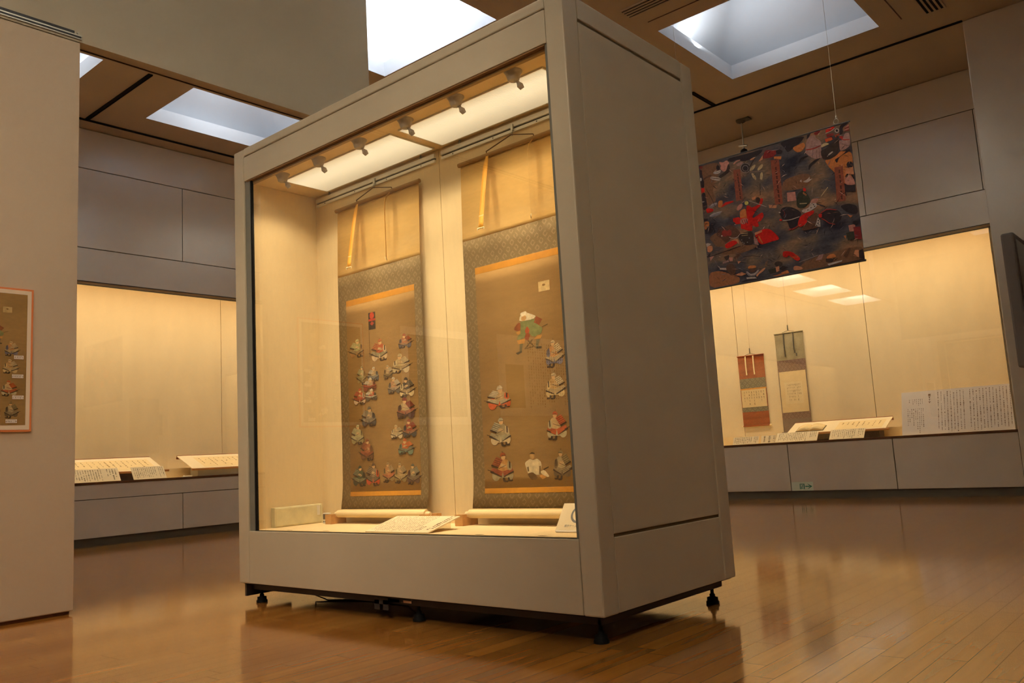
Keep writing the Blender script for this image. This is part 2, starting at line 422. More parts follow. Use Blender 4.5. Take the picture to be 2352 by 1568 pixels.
def text_mesh(txt, size, place):
    """outline text as polygons in the plane given by place(u, v)"""
    cu = bpy.data.curves.new('lettering', 'FONT'); cu.body = txt; cu.size = size; cu.align_x = 'CENTER'; cu.align_y = 'CENTER'; cu.resolution_u = 3
    o = bpy.data.objects.new('lettering', cu); COL.objects.link(o)
    dg = bpy.context.evaluated_depsgraph_get(); me = bpy.data.meshes.new_from_object(o.evaluated_get(dg))
    out = [[place(me.vertices[i].co.x, me.vertices[i].co.y) for i in p.vertices] for p in me.polygons]
    bpy.data.objects.remove(o); bpy.data.curves.remove(cu); bpy.data.meshes.remove(me)
    return out

# ------------------------------------------------------------------ room shell
ZC = 5.29
struct('floor', MB().box(-9.8, 6.2, -10.6, 9.8, -0.1, 0.0), FLOOR)
SKY = {  # openings in the ceiling: x0, x1, y0, y1
    'main': (-5.03, -3.26, 1.60, 3.37), 'right': (-2.22, -0.45, 4.84, 6.61),
    'aisle_far': (-7.93, -6.74, 1.91, 3.68), 'aisle_near': (-7.93, -6.74, -0.90, 0.87),
    'b': (-2.22, -0.45, 1.60, 3.37), 'c': (-5.03, -3.26, 4.84, 6.61), 'd': (0.6, 2.37, 1.60, 3.37),
    'e': (-7.93, -6.74, -3.71, -1.94), 'f': (-7.93, -6.74, -6.52, -4.75), 'g': (-7.93, -6.74, -9.33, -7.56),
    'h': (-2.22, -0.45, -1.64, 0.13), 'i': (0.6, 2.37, -4.88, -3.11)}
def ceiling():
    mb = MB()
    xs = sorted(set([-9.8, 6.2]+[v for s in SKY.values() for v in s[:2]])); ys = sorted(set([-10.6, 9.8]+[v for s in SKY.values() for v in s[2:]]))
    for i in range(len(xs)-1):
        for j in range(len(ys)-1):
            cx, cy = (xs[i]+xs[i+1])/2, (ys[j]+ys[j+1])/2
            if any(s[0] < cx < s[1] and s[2] < cy < s[3] for s in SKY.values()): continue
            a, b, c, d = xs[i], xs[i+1], ys[j], ys[j+1]
            mb.face([(a, c, ZC), (a, d, ZC), (b, d, ZC), (b, c, ZC)]); mb.face([(a, c, ZC+0.012), (b, c, ZC+0.012), (b, d, ZC+0.012), (a, d, ZC+0.012)])
    return mb
struct('ceiling', ceiling(), CEIL)

def coffer(key, label, e_left, e_near, e_far=0, e_right=0, grp=None, col=SKY_COL, e_top=0):
    x0, x1, y0, y1 = SKY[key]; cx, cy = (x0+x1)/2, (y0+y1)/2
    t = thing('ceiling_skylight', label, 'skylight', (cx, cy, ZC), grp)
    cb = MB(); H = 0.18; T = 0.012
    cb.box(x0-T, x0, y0-T, y1+T, ZC+.001, ZC+H); cb.box(x1, x1+T, y0-T, y1+T, ZC+.001, ZC+H)
    cb.box(x0, x1, y0-T, y0, ZC+.001, ZC+H); cb.box(x0, x1, y1, y1+T, ZC+.001, ZC+H)
    build('curb', cb, COFFER, t)
    L = 0.30; zt_ = ZC+1.0; ins = 0.42
    a = [(x0-L, y0-L), (x1+L, y0-L), (x1+L, y1+L), (x0-L, y1+L)]; b = [(x0+ins, y0+ins), (x1-ins, y0+ins), (x1-ins, y1-ins), (x0+ins, y1-ins)]
    v = MB(); zb_ = ZC+H*0.9
    # ledge behind the curb, then a hip vault with rounded valleys
    for i in range(4):
        p, q = a[i], a[(i+1) % 4]; inner = [(x0-T, y0-T), (x1+T, y0-T), (x1+T, y1+T), (x0-T, y1+T)]
        v.face([(p[0], p[1], zb_), (q[0], q[1], zb_), (*inner[(i+1) % 4], zb_), (*inner[i], zb_)])
    n = 7; rad = 0.16
    def loop(pts, z):
        out = []
        for i in range(4):
            sx, sy = ((-1, -1), (1, -1), (1, 1), (-1, 1))[i]; px, py = pts[i]
            for k in range(n):
                t_ = math.pi/2*k/(n-1); st = (math.pi, 1.5*math.pi, 0, 0.5*math.pi)[i]
                out.append((px-sx*rad+rad*math.cos(st+t_), py-sy*rad+rad*math.sin(st+t_), z))
        return out
    A, B = loop(a, zb_), loop(b, zt_); m = len(A)
    v.quads(A+B, [(i, (i+1) % m, m+(i+1) % m, m+i) for i in range(m)], 0, True)
    v.face(B)
    build('vault', v, COFFER, t)
    if e_top:
        o = lamp('vault_fill_lamp', 'AREA', (0, 0, zt_-ZC-.02), e_top, col, shape='RECTANGLE', size=(x1-x0)*.45, size_y=(y1-y0)*.5); o.parent = t  # area lamp added under the closed vault top to brighten the curbs
    for (e, px, py, sx, sy, tx, ty) in ((e_left, x0-.14, cy, .1, y1-y0, 0.35, 0), (e_right, x1+.14, cy, .1, y1-y0, -0.35, 0), (e_near, cx, y0-.14, x1-x0, .1, 0, 0.35), (e_far, cx, y1+.14, x1-x0, .1, 0, -0.35)):
        if not e: continue
        o = lamp('cove_lamp', 'AREA', (px, py, ZC+H*0.95), e, col, shape='RECTANGLE', size=sx, size_y=sy)
        aim(o, (px+tx, py+ty, ZC+1.2)); o.parent = t; o.location = Vector((px, py, ZC+H*0.95))-Vector((cx, cy, ZC))
    return t
coffer('main', 'brightest white skylight coffer, above the left end of the glass case', 28, 28, 32, 20, e_top=16)
coffer('right', 'skylight coffer above the hanging battle banner, lit on its left slope', 16, 3, e_top=4)
coffer('aisle_far', 'skylight coffer in the left aisle, just left of the glass case top', 0, 0, 0, 5, e_top=24)
coffer('aisle_near', 'skylight coffer in the left aisle, only its corner showing beside the partition', 3, 3, 3, 3, e_top=20)
for k in 'bcdefghi':  # unseen coffers, their warm lamps boosted as added fill light for the room
    coffer(k, 'skylight coffer out of the picture, over the hall', *([36]*4 if k == 'd' else [HALL_E]*4 if k in 'bchi' else [85, 85, 85, 85]), grp='skylight coffers out of the picture', col=HALL_COL)

def seg_wall(mapf, s0, s1, seams, zrows, gap=0.009, depth=0.02):
    """panels with real shadow gaps; mapf(s, d, z), d into the wall"""
    mb = MB()
    for z0, z1, ss in zrows:
        cuts = [s0]+[c for c in ss if s0 < c < s1]+[s1]
        for i in range(len(cuts)-1):
            a = cuts[i]+(gap/2 if i else 0); b = cuts[i+1]-(gap/2 if i < len(cuts)-2 else 0)
            p = [mapf(a, 0, z0), mapf(b, depth, z1)]
            mb.box(min(p[0][0], p[1][0]), max(p[0][0], p[1][0]), min(p[0][1], p[1][1]), max(p[0][1], p[1][1]), z0, z1, 0)
    p = [mapf(s0, depth, zrows[0][0]), mapf(s1, depth+0.05, zrows[-1][1])]
    mb.box(min(p[0][0], p[1][0]), max(p[0][0], p[1][0]), min(p[0][1], p[1][1]), max(p[0][1], p[1][1]), zrows[0][0], zrows[-1][1], 1)
    return mb
XL, YR = -8.72, 8.60
mL = lambda s, d, z: (XL-d, s, z)
mR = lambda s, d, z: (s, YR+d, z)
g = 0.005
seL = [2.812+1.41*i for i in range(-9, 5)]; seR = [-1.43-1.41*i for i in range(6)][::-1]
struct('wall_left', seg_wall(mL, -10.0, YR-0.02, seL, [(3.29, 3.715-g, []), (3.715+g, 4.755-g, seL), (4.755+g, 5.278, [])]), [GREYW, GAP])
struct('wall_back', seg_wall(mR, XL+0.02, 0.03, seR, [(3.29, 3.715-g, []), (3.715+g, 4.755-g, seR+[-0.02]), (4.755+g, 5.278, [])]), [GREYW, GAP])
struct('wall_right', MB().box(0.255, 6.0, 7.19, 8.75, 0.0, ZC-.002), GREYW, bevel=0.01)
struct('wall_rear', MB().box(-9.8, 6.2, -10.5, -10.4, 0, ZC), BULK)
struct('wall_side', MB().box(6.0, 6.1, -10.4, 7.19, 0, ZC), BULK)
# hanging bulkhead over the partition line
struct('wall_bulkhead', MB().box(-3.575, -3.48, -7.5, 1.81, 3.706, ZC-.002), BULK)
struct('trim_bulkhead', MB().box(-3.585, -3.575, -7.5, 1.81, 3.70, 3.75), GAP)

def display_wall(name, label, mp, s0, s1, base_rows, backj, ends):
    t = thing(name, label, 'display case', mp((s0+s1)/2, 0.0, 0.0))
    def bx(mb, a, b, d0, d1, z0, z1, mi=0):
        p, q = mp(a, d0, z0), mp(b, d1, z1)
        mb.box(min(p[0], q[0]), max(p[0], q[0]), min(p[1], q[1]), max(p[1], q[1]), z0, z1, mi); return mb
    for z0, z1, ss in base_rows:
        cuts = [s0]+[c for c in ss if s0 < c < s1]+[s1]
        for i in range(len(cuts)-1):
            build('base_panel', bx(MB(), cuts[i]+0.005, cuts[i+1]-0.005, 0.0, 0.02, z0+.004, z1-.004), GREYW, t, bevel=0.002)
    build('carcass', bx(MB(), s0, s1, 0.021, 0.98, 0.10, 0.745), GAP, t)
    build('kick_plate', bx(MB(), s0, s1, 0.03, 0.05, 0.0, 0.099), KICK, t)
    build('ledge', bx(MB(), s0, s1, -0.006, 0.05, 0.748, 0.777), BROWNTRIM, t, bevel=0.003)
    build('deck', bx(MB(), s0, s1, 0.051, 0.7, 0.746, 0.776), LINING2, t)
    build('rear_plinth', bx(MB(), s0, s1, 0.701, 0.995, 0.746, 0.90), LINING2, t)
    cuts = [s0]+[c for c in backj if s0 < c < s1]+[s1]
    for i in range(len(cuts)-1):
        build('back_panel', bx(MB(), cuts[i]+(0.004 if i else 0), cuts[i+1]-(0.004 if i < len(cuts)-2 else 0), 1.0, 1.02, 0.90, 3.78), WLINING, t)
    build('back_board', bx(MB(), s0, s1, 1.021, 1.03, 0.10, 3.78), GAP, t)
    tt = MB(); bx(tt, s0, s1, 0.0, 0.03, 3.282, 3.288, 1); bx(tt, s0, s1, 0.006, 0.03, 3.246, 3.282, 0); bx(tt, s0, s1, 0.002, 0.03, 3.240, 3.246, 1)
    build('head_trim', tt, [TANBAND, BLACK], t)
    build('top_board', bx(MB(), s0, s1, 0.07, 1.0, 3.76, 3.78), LINING2, t)
    build('front_lining', bx(MB(), s0, s1, 0.072, 0.08, 3.29, 3.758), LINING2, t)
    build('lamp_strip', bx(MB(), s0+0.15, s1-0.15, 0.18, 0.62, 3.742, 3.756), WALLDIFF, t)
    for e in ends: build('end_panel', bx(MB(), e-0.012, e+0.012, 0.03, 0.998, 0.777, 3.74), WLINING, t)
    build('glass_pane', bx(MB(), s0, s1, 0.03, 0.0302, 0.779, 3.245), GLASS, t)
    n_ = 4; L_ = (s1-s0)/n_
    for i in range(n_):
        p = Vector(mp(s0+L_*(i+.5), 0.14, 3.70)); q = Vector(mp(s0+L_*(i+.5), 0.92, 1.1))
        o = lamp('wash_lamp', 'AREA', p, WALL_WASH*L_, WARM, shape='RECTANGLE', size=L_*0.97, size_y=0.08, spread=math.radians(125))
        d = (q-p).normalized(); x = Vector(mp(1, 0, 0))-Vector(mp(0, 0, 0)); x.normalize()
        zax = -d; yax = zax.cross(x).normalized(); o.matrix_world = Matrix((x, yax, zax)).transposed().to_4x4(); o.location = p
    return t
aisle_case = display_wall('wall_showcase', 'long lit wall showcase with grey drawers in the left aisle', mL, -9.9, YR-0.05,
             [(0.10, 0.567, [2.80+1.41*i for i in range(-9, 5)]), (0.567, 0.748, [])], [3.96+3.98*i for i in range(-3, 2)], (-9.88, YR-0.08))
back_case = display_wall('wall_showcase', 'lit wall showcase with two small hanging scrolls on the far right', mR, XL+0.05, 0.0,
             [(0.10, 0.748, [-1.43-1.41*i for i in range(6)][::-1])], [-1.91-2.02*i for i in range(4)][::-1], (XL+0.08, -0.016))
struct('trim_1', MB().box(0.004, 0.20, YR+0.0, YR+0.06, 0.0, ZC-0.02), GREYW)

# ------------------------------------------------------------------ partition, rail, poster
pt = thing('movable_partition', 'tall cloth-covered partition panel at the left edge, beside the aisle', 'partition', (-3.52, -2.0, 0.0))
build('panel', MB().box(-3.555, -3.48, -5.2, -0.68, 0.02, 3.70), FABRIC, pt, bevel=0.006)
build('bottom_seal', MB().box(-3.54, -3.495, -5.2, -0.70, 0.0, 0.021), BROWNTRIM, pt)
rl = MB(); rl.box(-3.479, -3.472, -5.2, -0.672, 3.722, 3.731, 0); rl.box(-3.479, -3.470, -5.2, -0.68, 3.731, 3.742, 1); rl.box(-3.479, -3.472, -5.2, -0.672, 3.742, 3.752, 0)
rl.box(-3.479, -3.474, -5.2, -0.72, 3.752, 3.772, 1); rl.cyl((-3.479, -0.70, 3.762), (-3.466, -0.70, 3.762), 0.006, mi=0)
solo('partition_rail', rl, [STEEL, BLACK], 'double metal rail along the top of the cloth partition', 'rail')

def fig(x0, z0, x1, z1, body, guard, skirt, base, flip):
    """a seated armoured warrior painted from flat patches"""
    W_, H_ = x1-x0, z1-z0
    def T(pts): return [(x0+W_*((1-u) if flip else u), z0+H_*v) for u, v in pts]
    def cir(u, v, r, rv=None, n=10, a0=0, a1=2*math.pi):
        rv = rv or r*W_/H_
        return T([(u+r*math.cos(a0+(a1-a0)*i/n), v+rv*math.sin(a0+(a1-a0)*i/n)) for i in range(n)])
    dk = '2c2018'
    def stripes(q, n_, c):      # bands across a four-cornered plate, q = a b c d with stripes from a-b towards d-c
        for k in range(n_):
            f, g_ = (k+.62)/n_, (k+.86)/n_
            L = lambda p, s, h: (p[0]+(s[0]-p[0])*h, p[1]+(s[1]-p[1])*h)
            o.append((c, T([L(q[0], q[3], f), L(q[1], q[2], f), L(q[1], q[2], g_), L(q[0], q[3], g_)])))
    o = [(base, cir(.24, .20, .17)), (base, cir(.80, .20, .15)), (base, T([(.2, .34), (.8, .34), (.86, .16), (.5, .10), (.16, .16)])),
         (dk, T([(.50, .12), (.60, .12), (.62, .02), (.74, .03), (.73, -.03), (.54, -.03)])), (dk, T([(.70, .13), (.78, .13), (.80, .04), (.92, .05), (.90, -.01), (.73, -.01)])),
         (body, T([(.34, .30), (.78, .30), (.84, .56), (.70, .74), (.44, .74), (.32, .58)]))]
    q = [(.10, .46), (.52, .34), (.47, .13), (.0, .31)]; o.append((skirt, T(q))); stripes(q, 4, dk if int(skirt[:2], 16) > 0x80 else 'b8a888'); o.append((dk, T([(.0, .31), (.47, .13), (.475, .17), (.02, .36)])))
    q = [(.52, .34), (.90, .42), (.97, .29), (.56, .13)]; o.append((skirt, T(q))); stripes(q, 4, dk if int(skirt[:2], 16) > 0x80 else 'b8a888'); o.append((dk, T([(.97, .29), (.56, .13), (.555, .17), (.95, .34)])))
    q = [(.28, .82), (.54, .72), (.34, .44), (.05, .53)]; o.append((guard, T(q))); stripes(q, 5, dk if int(guard[:2], 16) > 0x60 else 'a89878'); o.append((dk, T([(.05, .53), (.34, .44), (.36, .48), (.08, .58)])))
    o.append((base, T([(.74, .68), (.88, .60), (.90, .40), (.80, .34), (.70, .44), (.72, .58)]))); o.append((dk, T([(.78, .66), (.84, .63), (.83, .42), (.78, .44)])))
    o.append(('b89870', T([(.40, .52), (.60, .44), (.70, .50), (.58, .58), (.46, .60)]))); o.append((dk, T([(.36, .42), (.66, .52), (.66, .535), (.36, .44)])))
    o.append(('c8a070', cir(.56, .81, .095))); o.append((guard, cir(.55, .83, .12, a0=.15, a1=math.pi+.5))); o.append((dk, T([(.50, .85), (.66, .84), (.66, .855), (.50, .87)])))
    o.append((dk, T([(.53, .94), (.545, .94), (.53, 1.), (.515, 1.)]))); o.append((dk, T([(-.10, .39), (.16, .31), (.17, .33), (-.09, .41)])))
    return o
FIGS = {'LS': [(-2.224, 1.48, -2.071, 1.6, '8d8a5c', 'a39a6a', '8a7350', '7a5530', 0), (-2.012, 1.433, -1.845, 1.574, 'a2482c', 'a95a38', '6e6a55', 'c0a483', 0), (-1.754, 1.486, -1.621, 1.57, '9a5a35', '8a3a20', '7c4a2c', '50505c', 1), (-1.82, 1.339, -1.643, 1.454, 'b09a70', 'b59f78', 'a68c60', 'b8a684', 1), (-2.156, 1.303, -2.06, 1.426, '8b8660', '8b8660', '837a54', '7c6a44', 0), (-2.052, 1.313, -1.933, 1.403, 'a08a66', 'b5aa94', '4d5560', '4d5560', 0), (-1.899, 1.313, -1.803, 1.401, 'a58c68', 'b0a288', '8a7450', '5a4a38', 1), (-1.865, 1.219, -1.732, 1.321, 'ad7f60', 'c4b6a2', 'b09a84', '5c5a58', 1), (-1.759, 1.189, -1.612, 1.308, '2c2622', '221e1e', 'a08760', 'cbb68c', 1), (-2.102, 1.263, -1.957, 1.332, 'a88a70', 'c4b6a2', 'a04430', '6a3020', 0), (-2.197, 1.179, -2.067, 1.282, 'a24a34', '9c3f2c', '8e3828', 'b59a80', 0), (-2.085, 1.2, -1.954, 1.262, 'ab4030', 'c9c0ac', 'c4baa4', '4a4038', 0), (-2.126, 1.036, -1.969, 1.16, '8a7a66', '5c5850', '504a48', '3a3a42', 0), (-2.232, 0.929, -2.095, 1.058, 'a09a70', 'a8a47e', 'b0aa84', '8c8258', 0), (-2.145, 0.825, -2.005, 0.965, '9a5a3a', '7c3f2a', '8c4630', '5a3a26', 0), (-1.79, 1.063, -1.61, 1.186, 'b09a74', '7a2a1e', '7a2218', '4a3436', 1), (-1.85, 0.947, -1.729, 1.028, 'b09a74', 'b8a482', 'bcab8a', 'c4b494', 1), (-1.741, 0.948, -1.604, 1.056, '8a3a28', '84301f', '6e2a1e', '3e4048', 1), (-1.788, 0.851, -1.635, 0.94, 'b4592e', 'b4592e', '3c4644', '5a7468', 1), (-2.222, 0.67, -2.078, 0.801, '3f4a38', '36443a', '3c4a38', '2c3028', 0), (-2.092, 0.67, -1.947, 0.815, '7a6a58', '4a3a34', '2e2624', 'a83c20', 0), (-1.933, 0.688, -1.811, 0.815, 'a8764e', 'a8906c', 'b86a4c', '8a7450', 1), (-1.826, 0.681, -1.701, 0.806, 'a08862', 'a48e68', 'a8946c', '7a6844', 1), (-1.712, 0.671, -1.587, 0.797, '7a7460', '5c6058', '3a302c', '4a3430', 1)], 'RS': [(-0.621, 1.243, -0.494, 1.39, 'a8743f', 'bda57c', 'b89f78', '5b5a70', 1), (-0.634, 1.081, -0.494, 1.219, 'b08850', 'c0aa84', 'b8a078', 'c4a878', 1), (-1.048, 1.062, -0.861, 1.181, 'a88a60', 'bfb096', 'c0b294', 'c0502c', 0), (-1.04, 0.86, -0.876, 1.016, '8f8264', 'a09a84', '9a937a', 'c4ae8c', 0), (-1.043, 0.67, -0.866, 0.83, 'b07c44', '8e3f22', '96402a', '8c8468', 0), (-0.642, 0.873, -0.497, 1.023, 'b79c70', 'b0441f', 'b04a28', 'b0a484', 1), (-0.612, 0.672, -0.485, 0.827, 'a09070', '7a6a48', '6a5a44', '5a4a38', 1)], 'ex': {'lead': (-0.827, 1.333, -0.588, 1.559), 'cen': (-0.803, 0.659, -0.63, 0.817), 'flag': (-2.023, 1.638, -1.956, 1.747), 'pole': (-2.022, 1.465, -2.001, 1.635), 'slip': (-0.636, 1.645, -0.561, 1.698)}}
def leader(x0, z0, x1, z1):
    W_, H_ = x1-x0, z1-z0; T = lambda pts: [(x0+W_*u/410, z0+H_*(1-v/620)) for u, v in pts]
    q = [('d9ccb0', [(90, 60), (150, 10), (240, 70), (280, 100), (250, 140), (80, 140)]), ('6f7a4c', [(80, 150), (150, 140), (190, 150), (250, 130), (300, 240), (350, 290), (330, 370), (230, 400), (190, 330), (110, 400), (40, 405), (50, 360), (90, 300)]),
         ('7d3a22', [(0, 240), (65, 150), (95, 160), (90, 280), (60, 275)]), ('7d3a22', [(250, 190), (285, 105), (350, 165), (310, 240)]), ('a8432a', [(140, 290), (170, 220), (200, 290), (185, 330), (150, 330)]), ('8a3a24', [(130, 400), (150, 330), (190, 330), (200, 370), (170, 440)]),
         ('b07a34', [(30, 290), (90, 270), (85, 320), (60, 335)]), ('b9803a', [(40, 410), (140, 400), (130, 470), (50, 465)]), ('b9803a', [(240, 430), (290, 380), (340, 390), (320, 440)]), ('5e5a40', [(70, 470), (110, 470), (90, 580), (65, 580)]), ('5e5a40', [(270, 440), (310, 445), (280, 560), (255, 550)]),
         ('332c20', [(15, 590), (90, 570), (95, 595), (40, 620)]), ('332c20', [(250, 545), (325, 550), (320, 580), (260, 570)]), ('5a4424', [(165, 440), (180, 435), (245, 535), (232, 540)]), ('5a4424', [(215, 430), (228, 438), (135, 555), (122, 552)]), ('5a4424', [(125, 545), (240, 530), (242, 538), (126, 555)]), ('5a4424', [(340, 270), (410, 245), (412, 255), (342, 282)]),
         ('c09058', [(105, 80), (160, 60), (170, 110), (140, 145), (110, 130)]), ('e6dcc4', [(95, 20), (160, 0), (175, 20), (165, 60), (105, 60)])]
    return [(c, T(p)) for c, p in q]
def white_man(x0, z0, x1, z1):
    W_, H_ = x1-x0, z1-z0; T = lambda pts: [(x0+W_*u/240, z0+H_*(1-v/320)) for u, v in pts]
    q = [('c48a48', [(140, 250), (200, 230), (220, 260), (170, 290)]), ('d8c8a4', [(150, 210), (190, 190), (235, 260), (220, 270), (170, 240)]), ('d8c8a4', [(10, 110), (60, 70), (90, 90), (130, 70), (170, 120), (150, 240), (110, 240), (80, 210), (40, 235), (20, 160)]),
         ('6a5434', [(30, 160), (45, 150), (50, 200), (35, 205)]), ('6a5434', [(145, 150), (160, 150), (155, 230), (140, 235)]), ('5a4228', [(30, 225), (80, 210), (110, 240), (130, 280), (80, 300), (50, 270)]), ('2e2418', [(60, 290), (95, 290), (95, 315), (65, 315)]), ('2e2418', [(115, 290), (145, 290), (150, 315), (120, 315)]),
         ('b08a58', [(60, 20), (100, 10), (105, 55), (85, 85), (62, 60)]), ('2e2418', [(55, 25), (80, 0), (110, 15), (105, 25), (70, 22)]), ('2e2418', [(180, 185), (230, 160), (232, 168), (184, 195)])]
    return [(c, T(p)) for c, p in q]
def art_right():
    o = [('c2a878', [(FIGS['ex']['slip'][0], FIGS['ex']['slip'][1]), (FIGS['ex']['slip'][2], FIGS['ex']['slip'][1]), (FIGS['ex']['slip'][2], FIGS['ex']['slip'][3]), (FIGS['ex']['slip'][0], FIGS['ex']['slip'][3])]),
         ('6a4a1a', [(-.612, 1.676), (-.60, 1.670), (-.588, 1.676), (-.592, 1.682), (-.606, 1.684)])]
    o += leader(*FIGS['ex']['lead'])+white_man(*FIGS['ex']['cen'])
    for f in FIGS['RS']: o += fig(*f)
    return o
def art_left():
    x0, z0, x1, z1 = FIGS['ex']['flag']; w_ = x1-x0; h_ = z1-z0
    o = [('1f1a1a', [(x0, z0), (x1, z0), (x1, z1), (x0, z1)]), ('a5281e', [(x0, z0+h_*.5), (x1, z0+h_*.5), (x1, z0+h_*.62), (x0, z0+h_*.62)]),
         ('b03024', [(x0+w_*(.5+.34*math.cos(i*.628)), z0+h_*.81+w_*.34*math.sin(i*.628)) for i in range(10)]), ('8f2a20', [(x0+w_*.5, z0+h_*.22), (x0+w_*.8, z0+h_*.35), (x0+w_*.5, z0+h_*.48), (x0+w_*.2, z0+h_*.35)])]
    x0, z0, x1, z1 = FIGS['ex']['pole']; o.append(('4a3018', [(x0, z1), (x0+.004, z1), (x0+.006, z0), (x0+.002, z0)]))
    for f in FIGS['LS']: o += fig(*f)
    return o
def smooth(pts, n_=2):
    if len(pts) < 5: return pts
    for _ in range(n_):
        q = []
        for i in range(len(pts)):
            a, b = pts[i], pts[(i+1) % len(pts)]
            q += [(a[0]*.8+b[0]*.2, a[1]*.8+b[1]*.2), (a[0]*.2+b[0]*.8, a[1]*.2+b[1]*.8)]
        pts = q
    return pts
def mute(c, k=.2, d=1.0, b=(0xa0, 0x7c, 0x40)):
    a = [int(c[i:i+2], 16) for i in (0, 2, 4)]
    return '%02x%02x%02x' % tuple(int((x*(1-k)+y*k)*d) for x, y in zip(a, b))
def add_art(mb, polys, place, mi):
    for i, (c, pts) in enumerate(polys):
        c = mute(c); pts = smooth(pts, 1)
        e = 0.0007+0.000006*i
        a = sum(pts[k][0]*pts[(k+1) % len(pts)][1]-pts[(k+1) % len(pts)][0]*pts[k][1] for k in range(len(pts)))
        if a < 0: pts = pts[::-1]
        mb.face([place(x, z, e) for x, z in pts], mi, c)

# poster on the partition: a printed copy of the right-hand scroll
po = thing('framed_poster', 'orange-edged poster of seated warriors on the cloth partition', 'poster', (-3.47, -1.2, 1.1))
PY0, PY1, PZ0, PZ1 = -1.60, -0.942, 1.113, 1.985
build('frame', MB().box(-3.479, -3.470, PY0, PY1, PZ0, PZ1), ORANGE, po, bevel=0.001)
build('mount', MB().box(-3.4695, -3.4685, PY0+.012, PY1-.012, PZ0+.012, PZ1-.012), MATTE, po)
pm = MB(); pm.box(-3.4684, -3.4675, PY0+.036, -0.977, PZ0+.040, PZ1-.036)
def pplace(x, z, e): return (-3.4675+e*0.5, -1.062+(x+.56)*.653, .7567+.6528*z)
add_art(pm, [(c, p) for c, p in art_right()], pplace, 1)
build('picture', pm, [SILK, PAINT], po)
for (yc, zc, txt) in ((-1.020, 1.561, '長尾政景'), (-1.024, 1.446, '柿崎和泉守'), (-1.020, 1.319, '北条丹後守'), (-1.054, 1.176, '新発田上野')):
    tg = MB(); wd = 0.026 if len(txt) == 4 else 0.031
    tg.box(-3.4660, -3.4655, yc-wd, yc+wd, zc-.0105, zc+.0105, 0)
    for f in text_mesh(txt, 0.0125, lambda u, v: (-3.4653, yc+u, zc-.003+v)): tg.face(f, 1)
    for k in range(9): tg.face([(-3.4653, yc-wd*.8+k*wd*.18, zc+.005), (-3.4653, yc-wd*.8+k*wd*.18+.003, zc+.005), (-3.4653, yc-wd*.8+k*wd*.18+.003, zc+.008), (-3.4653, yc-wd*.8+k*wd*.18, zc+.008)], 1)
    build('name_tag', tg, [WHITEB, INK], po, label='white tag lettered '+txt)

# ------------------------------------------------------------------ free-standing display case
W, D, ZB, ZT = 2.7362, 1.1753, 0.1238, 2.8814
case = thing('glass_display_case', 'large free-standing grey display case with a lit glass front', 'display case', (-W/2, D/2, 0.0))
for (x0, x1, y0, y1) in ((-.1045, 0, 0, .1122), (-W, -W+.1125, 0, .1122), (-.1045, 0, D-.1143, D), (-W, -W+.1125, D-.1143, D)):
    build('corner_post', MB().box(x0, x1, y0, y1, ZB, ZT-.004), GREY, case, bevel=0.007)
XA, XB = -W+.1155, -.1075
build('front_base_panel', MB().box(XA, XB, .002, .024, ZB+.002, .4376), GREY, case, bevel=0.003)
build('front_header_panel', MB().box(XA, XB, .002, .024, 2.660, 2.8215), GREY, case, bevel=0.003)
build('front_top_rail', MB().box(XA, XB, .002, .06, 2.828, ZT), GREY, case, bevel=0.006)
build('rear_base_panel', MB().box(XA, XB, D-.024, D-.002, ZB+.002, .4376), GREY, case)
build('rear_top_panel', MB().box(XA, XB, D-.06, D-.002, 2.66, ZT), GREY, case)
build('rear_glass', MB().box(XA, XB, D-.0302, D-.030, .45, 2.65), GLASS, case)
for sx in (0, 1):
    xo, xi = (-.002, -.024) if sx == 0 else (-W+.024, -W+.002)
    a, b = min(xo, xi), max(xo, xi); y0, y1 = .1152, D-.1173
    build('side_base_panel', MB().box(a, b, y0, y1, ZB+.002, .4355), GREY, case, bevel=0.003)
    build('side_panel', MB().box(a, b, y0, y1, .4500, 2.7615), GREY, case, bevel=0.003)
    build('side_top_rail', MB().box(a-(.036 if sx == 0 else 0), b+(.036 if sx else 0), y0, y1, 2.776, ZT), GREY, case, bevel=0.006)
# dark carcass seen in the shadow gaps
cc = MB()
cc.box(-W+.03, -.03, .028, D-.028, ZB+.004, .400); cc.box(-W+.03, -.03, .028, D-.028, 2.70, 2.872)
cc.box(-.12, -.026, .03, D-.03, .40, 2.70); cc.box(-W+.026, -W+.12, .03, D-.03, .40, 2.70)
build('carcass', cc, GAP, case)
gs = MB(); gs.box(-.0225, -.0085, .1152, D-.1173, .4345, .4510); gs.box(-.0225, -.0085, .1152, D-.1173, 2.760, 2.777); gs.box(-.0225, -.0085, .1120, .1155, ZB+.004, 2.87); gs.box(-.0225, -.0085, D-.1176, D-.1141, ZB+.004, 2.87)
build('groove_strip', gs, mat('groove_brown', '7a6a50', 0.8, 0.1), case)
build('roof', MB().box(-W+.06, -.06, .06, D-.06, 2.872, 2.879), GREY, case)
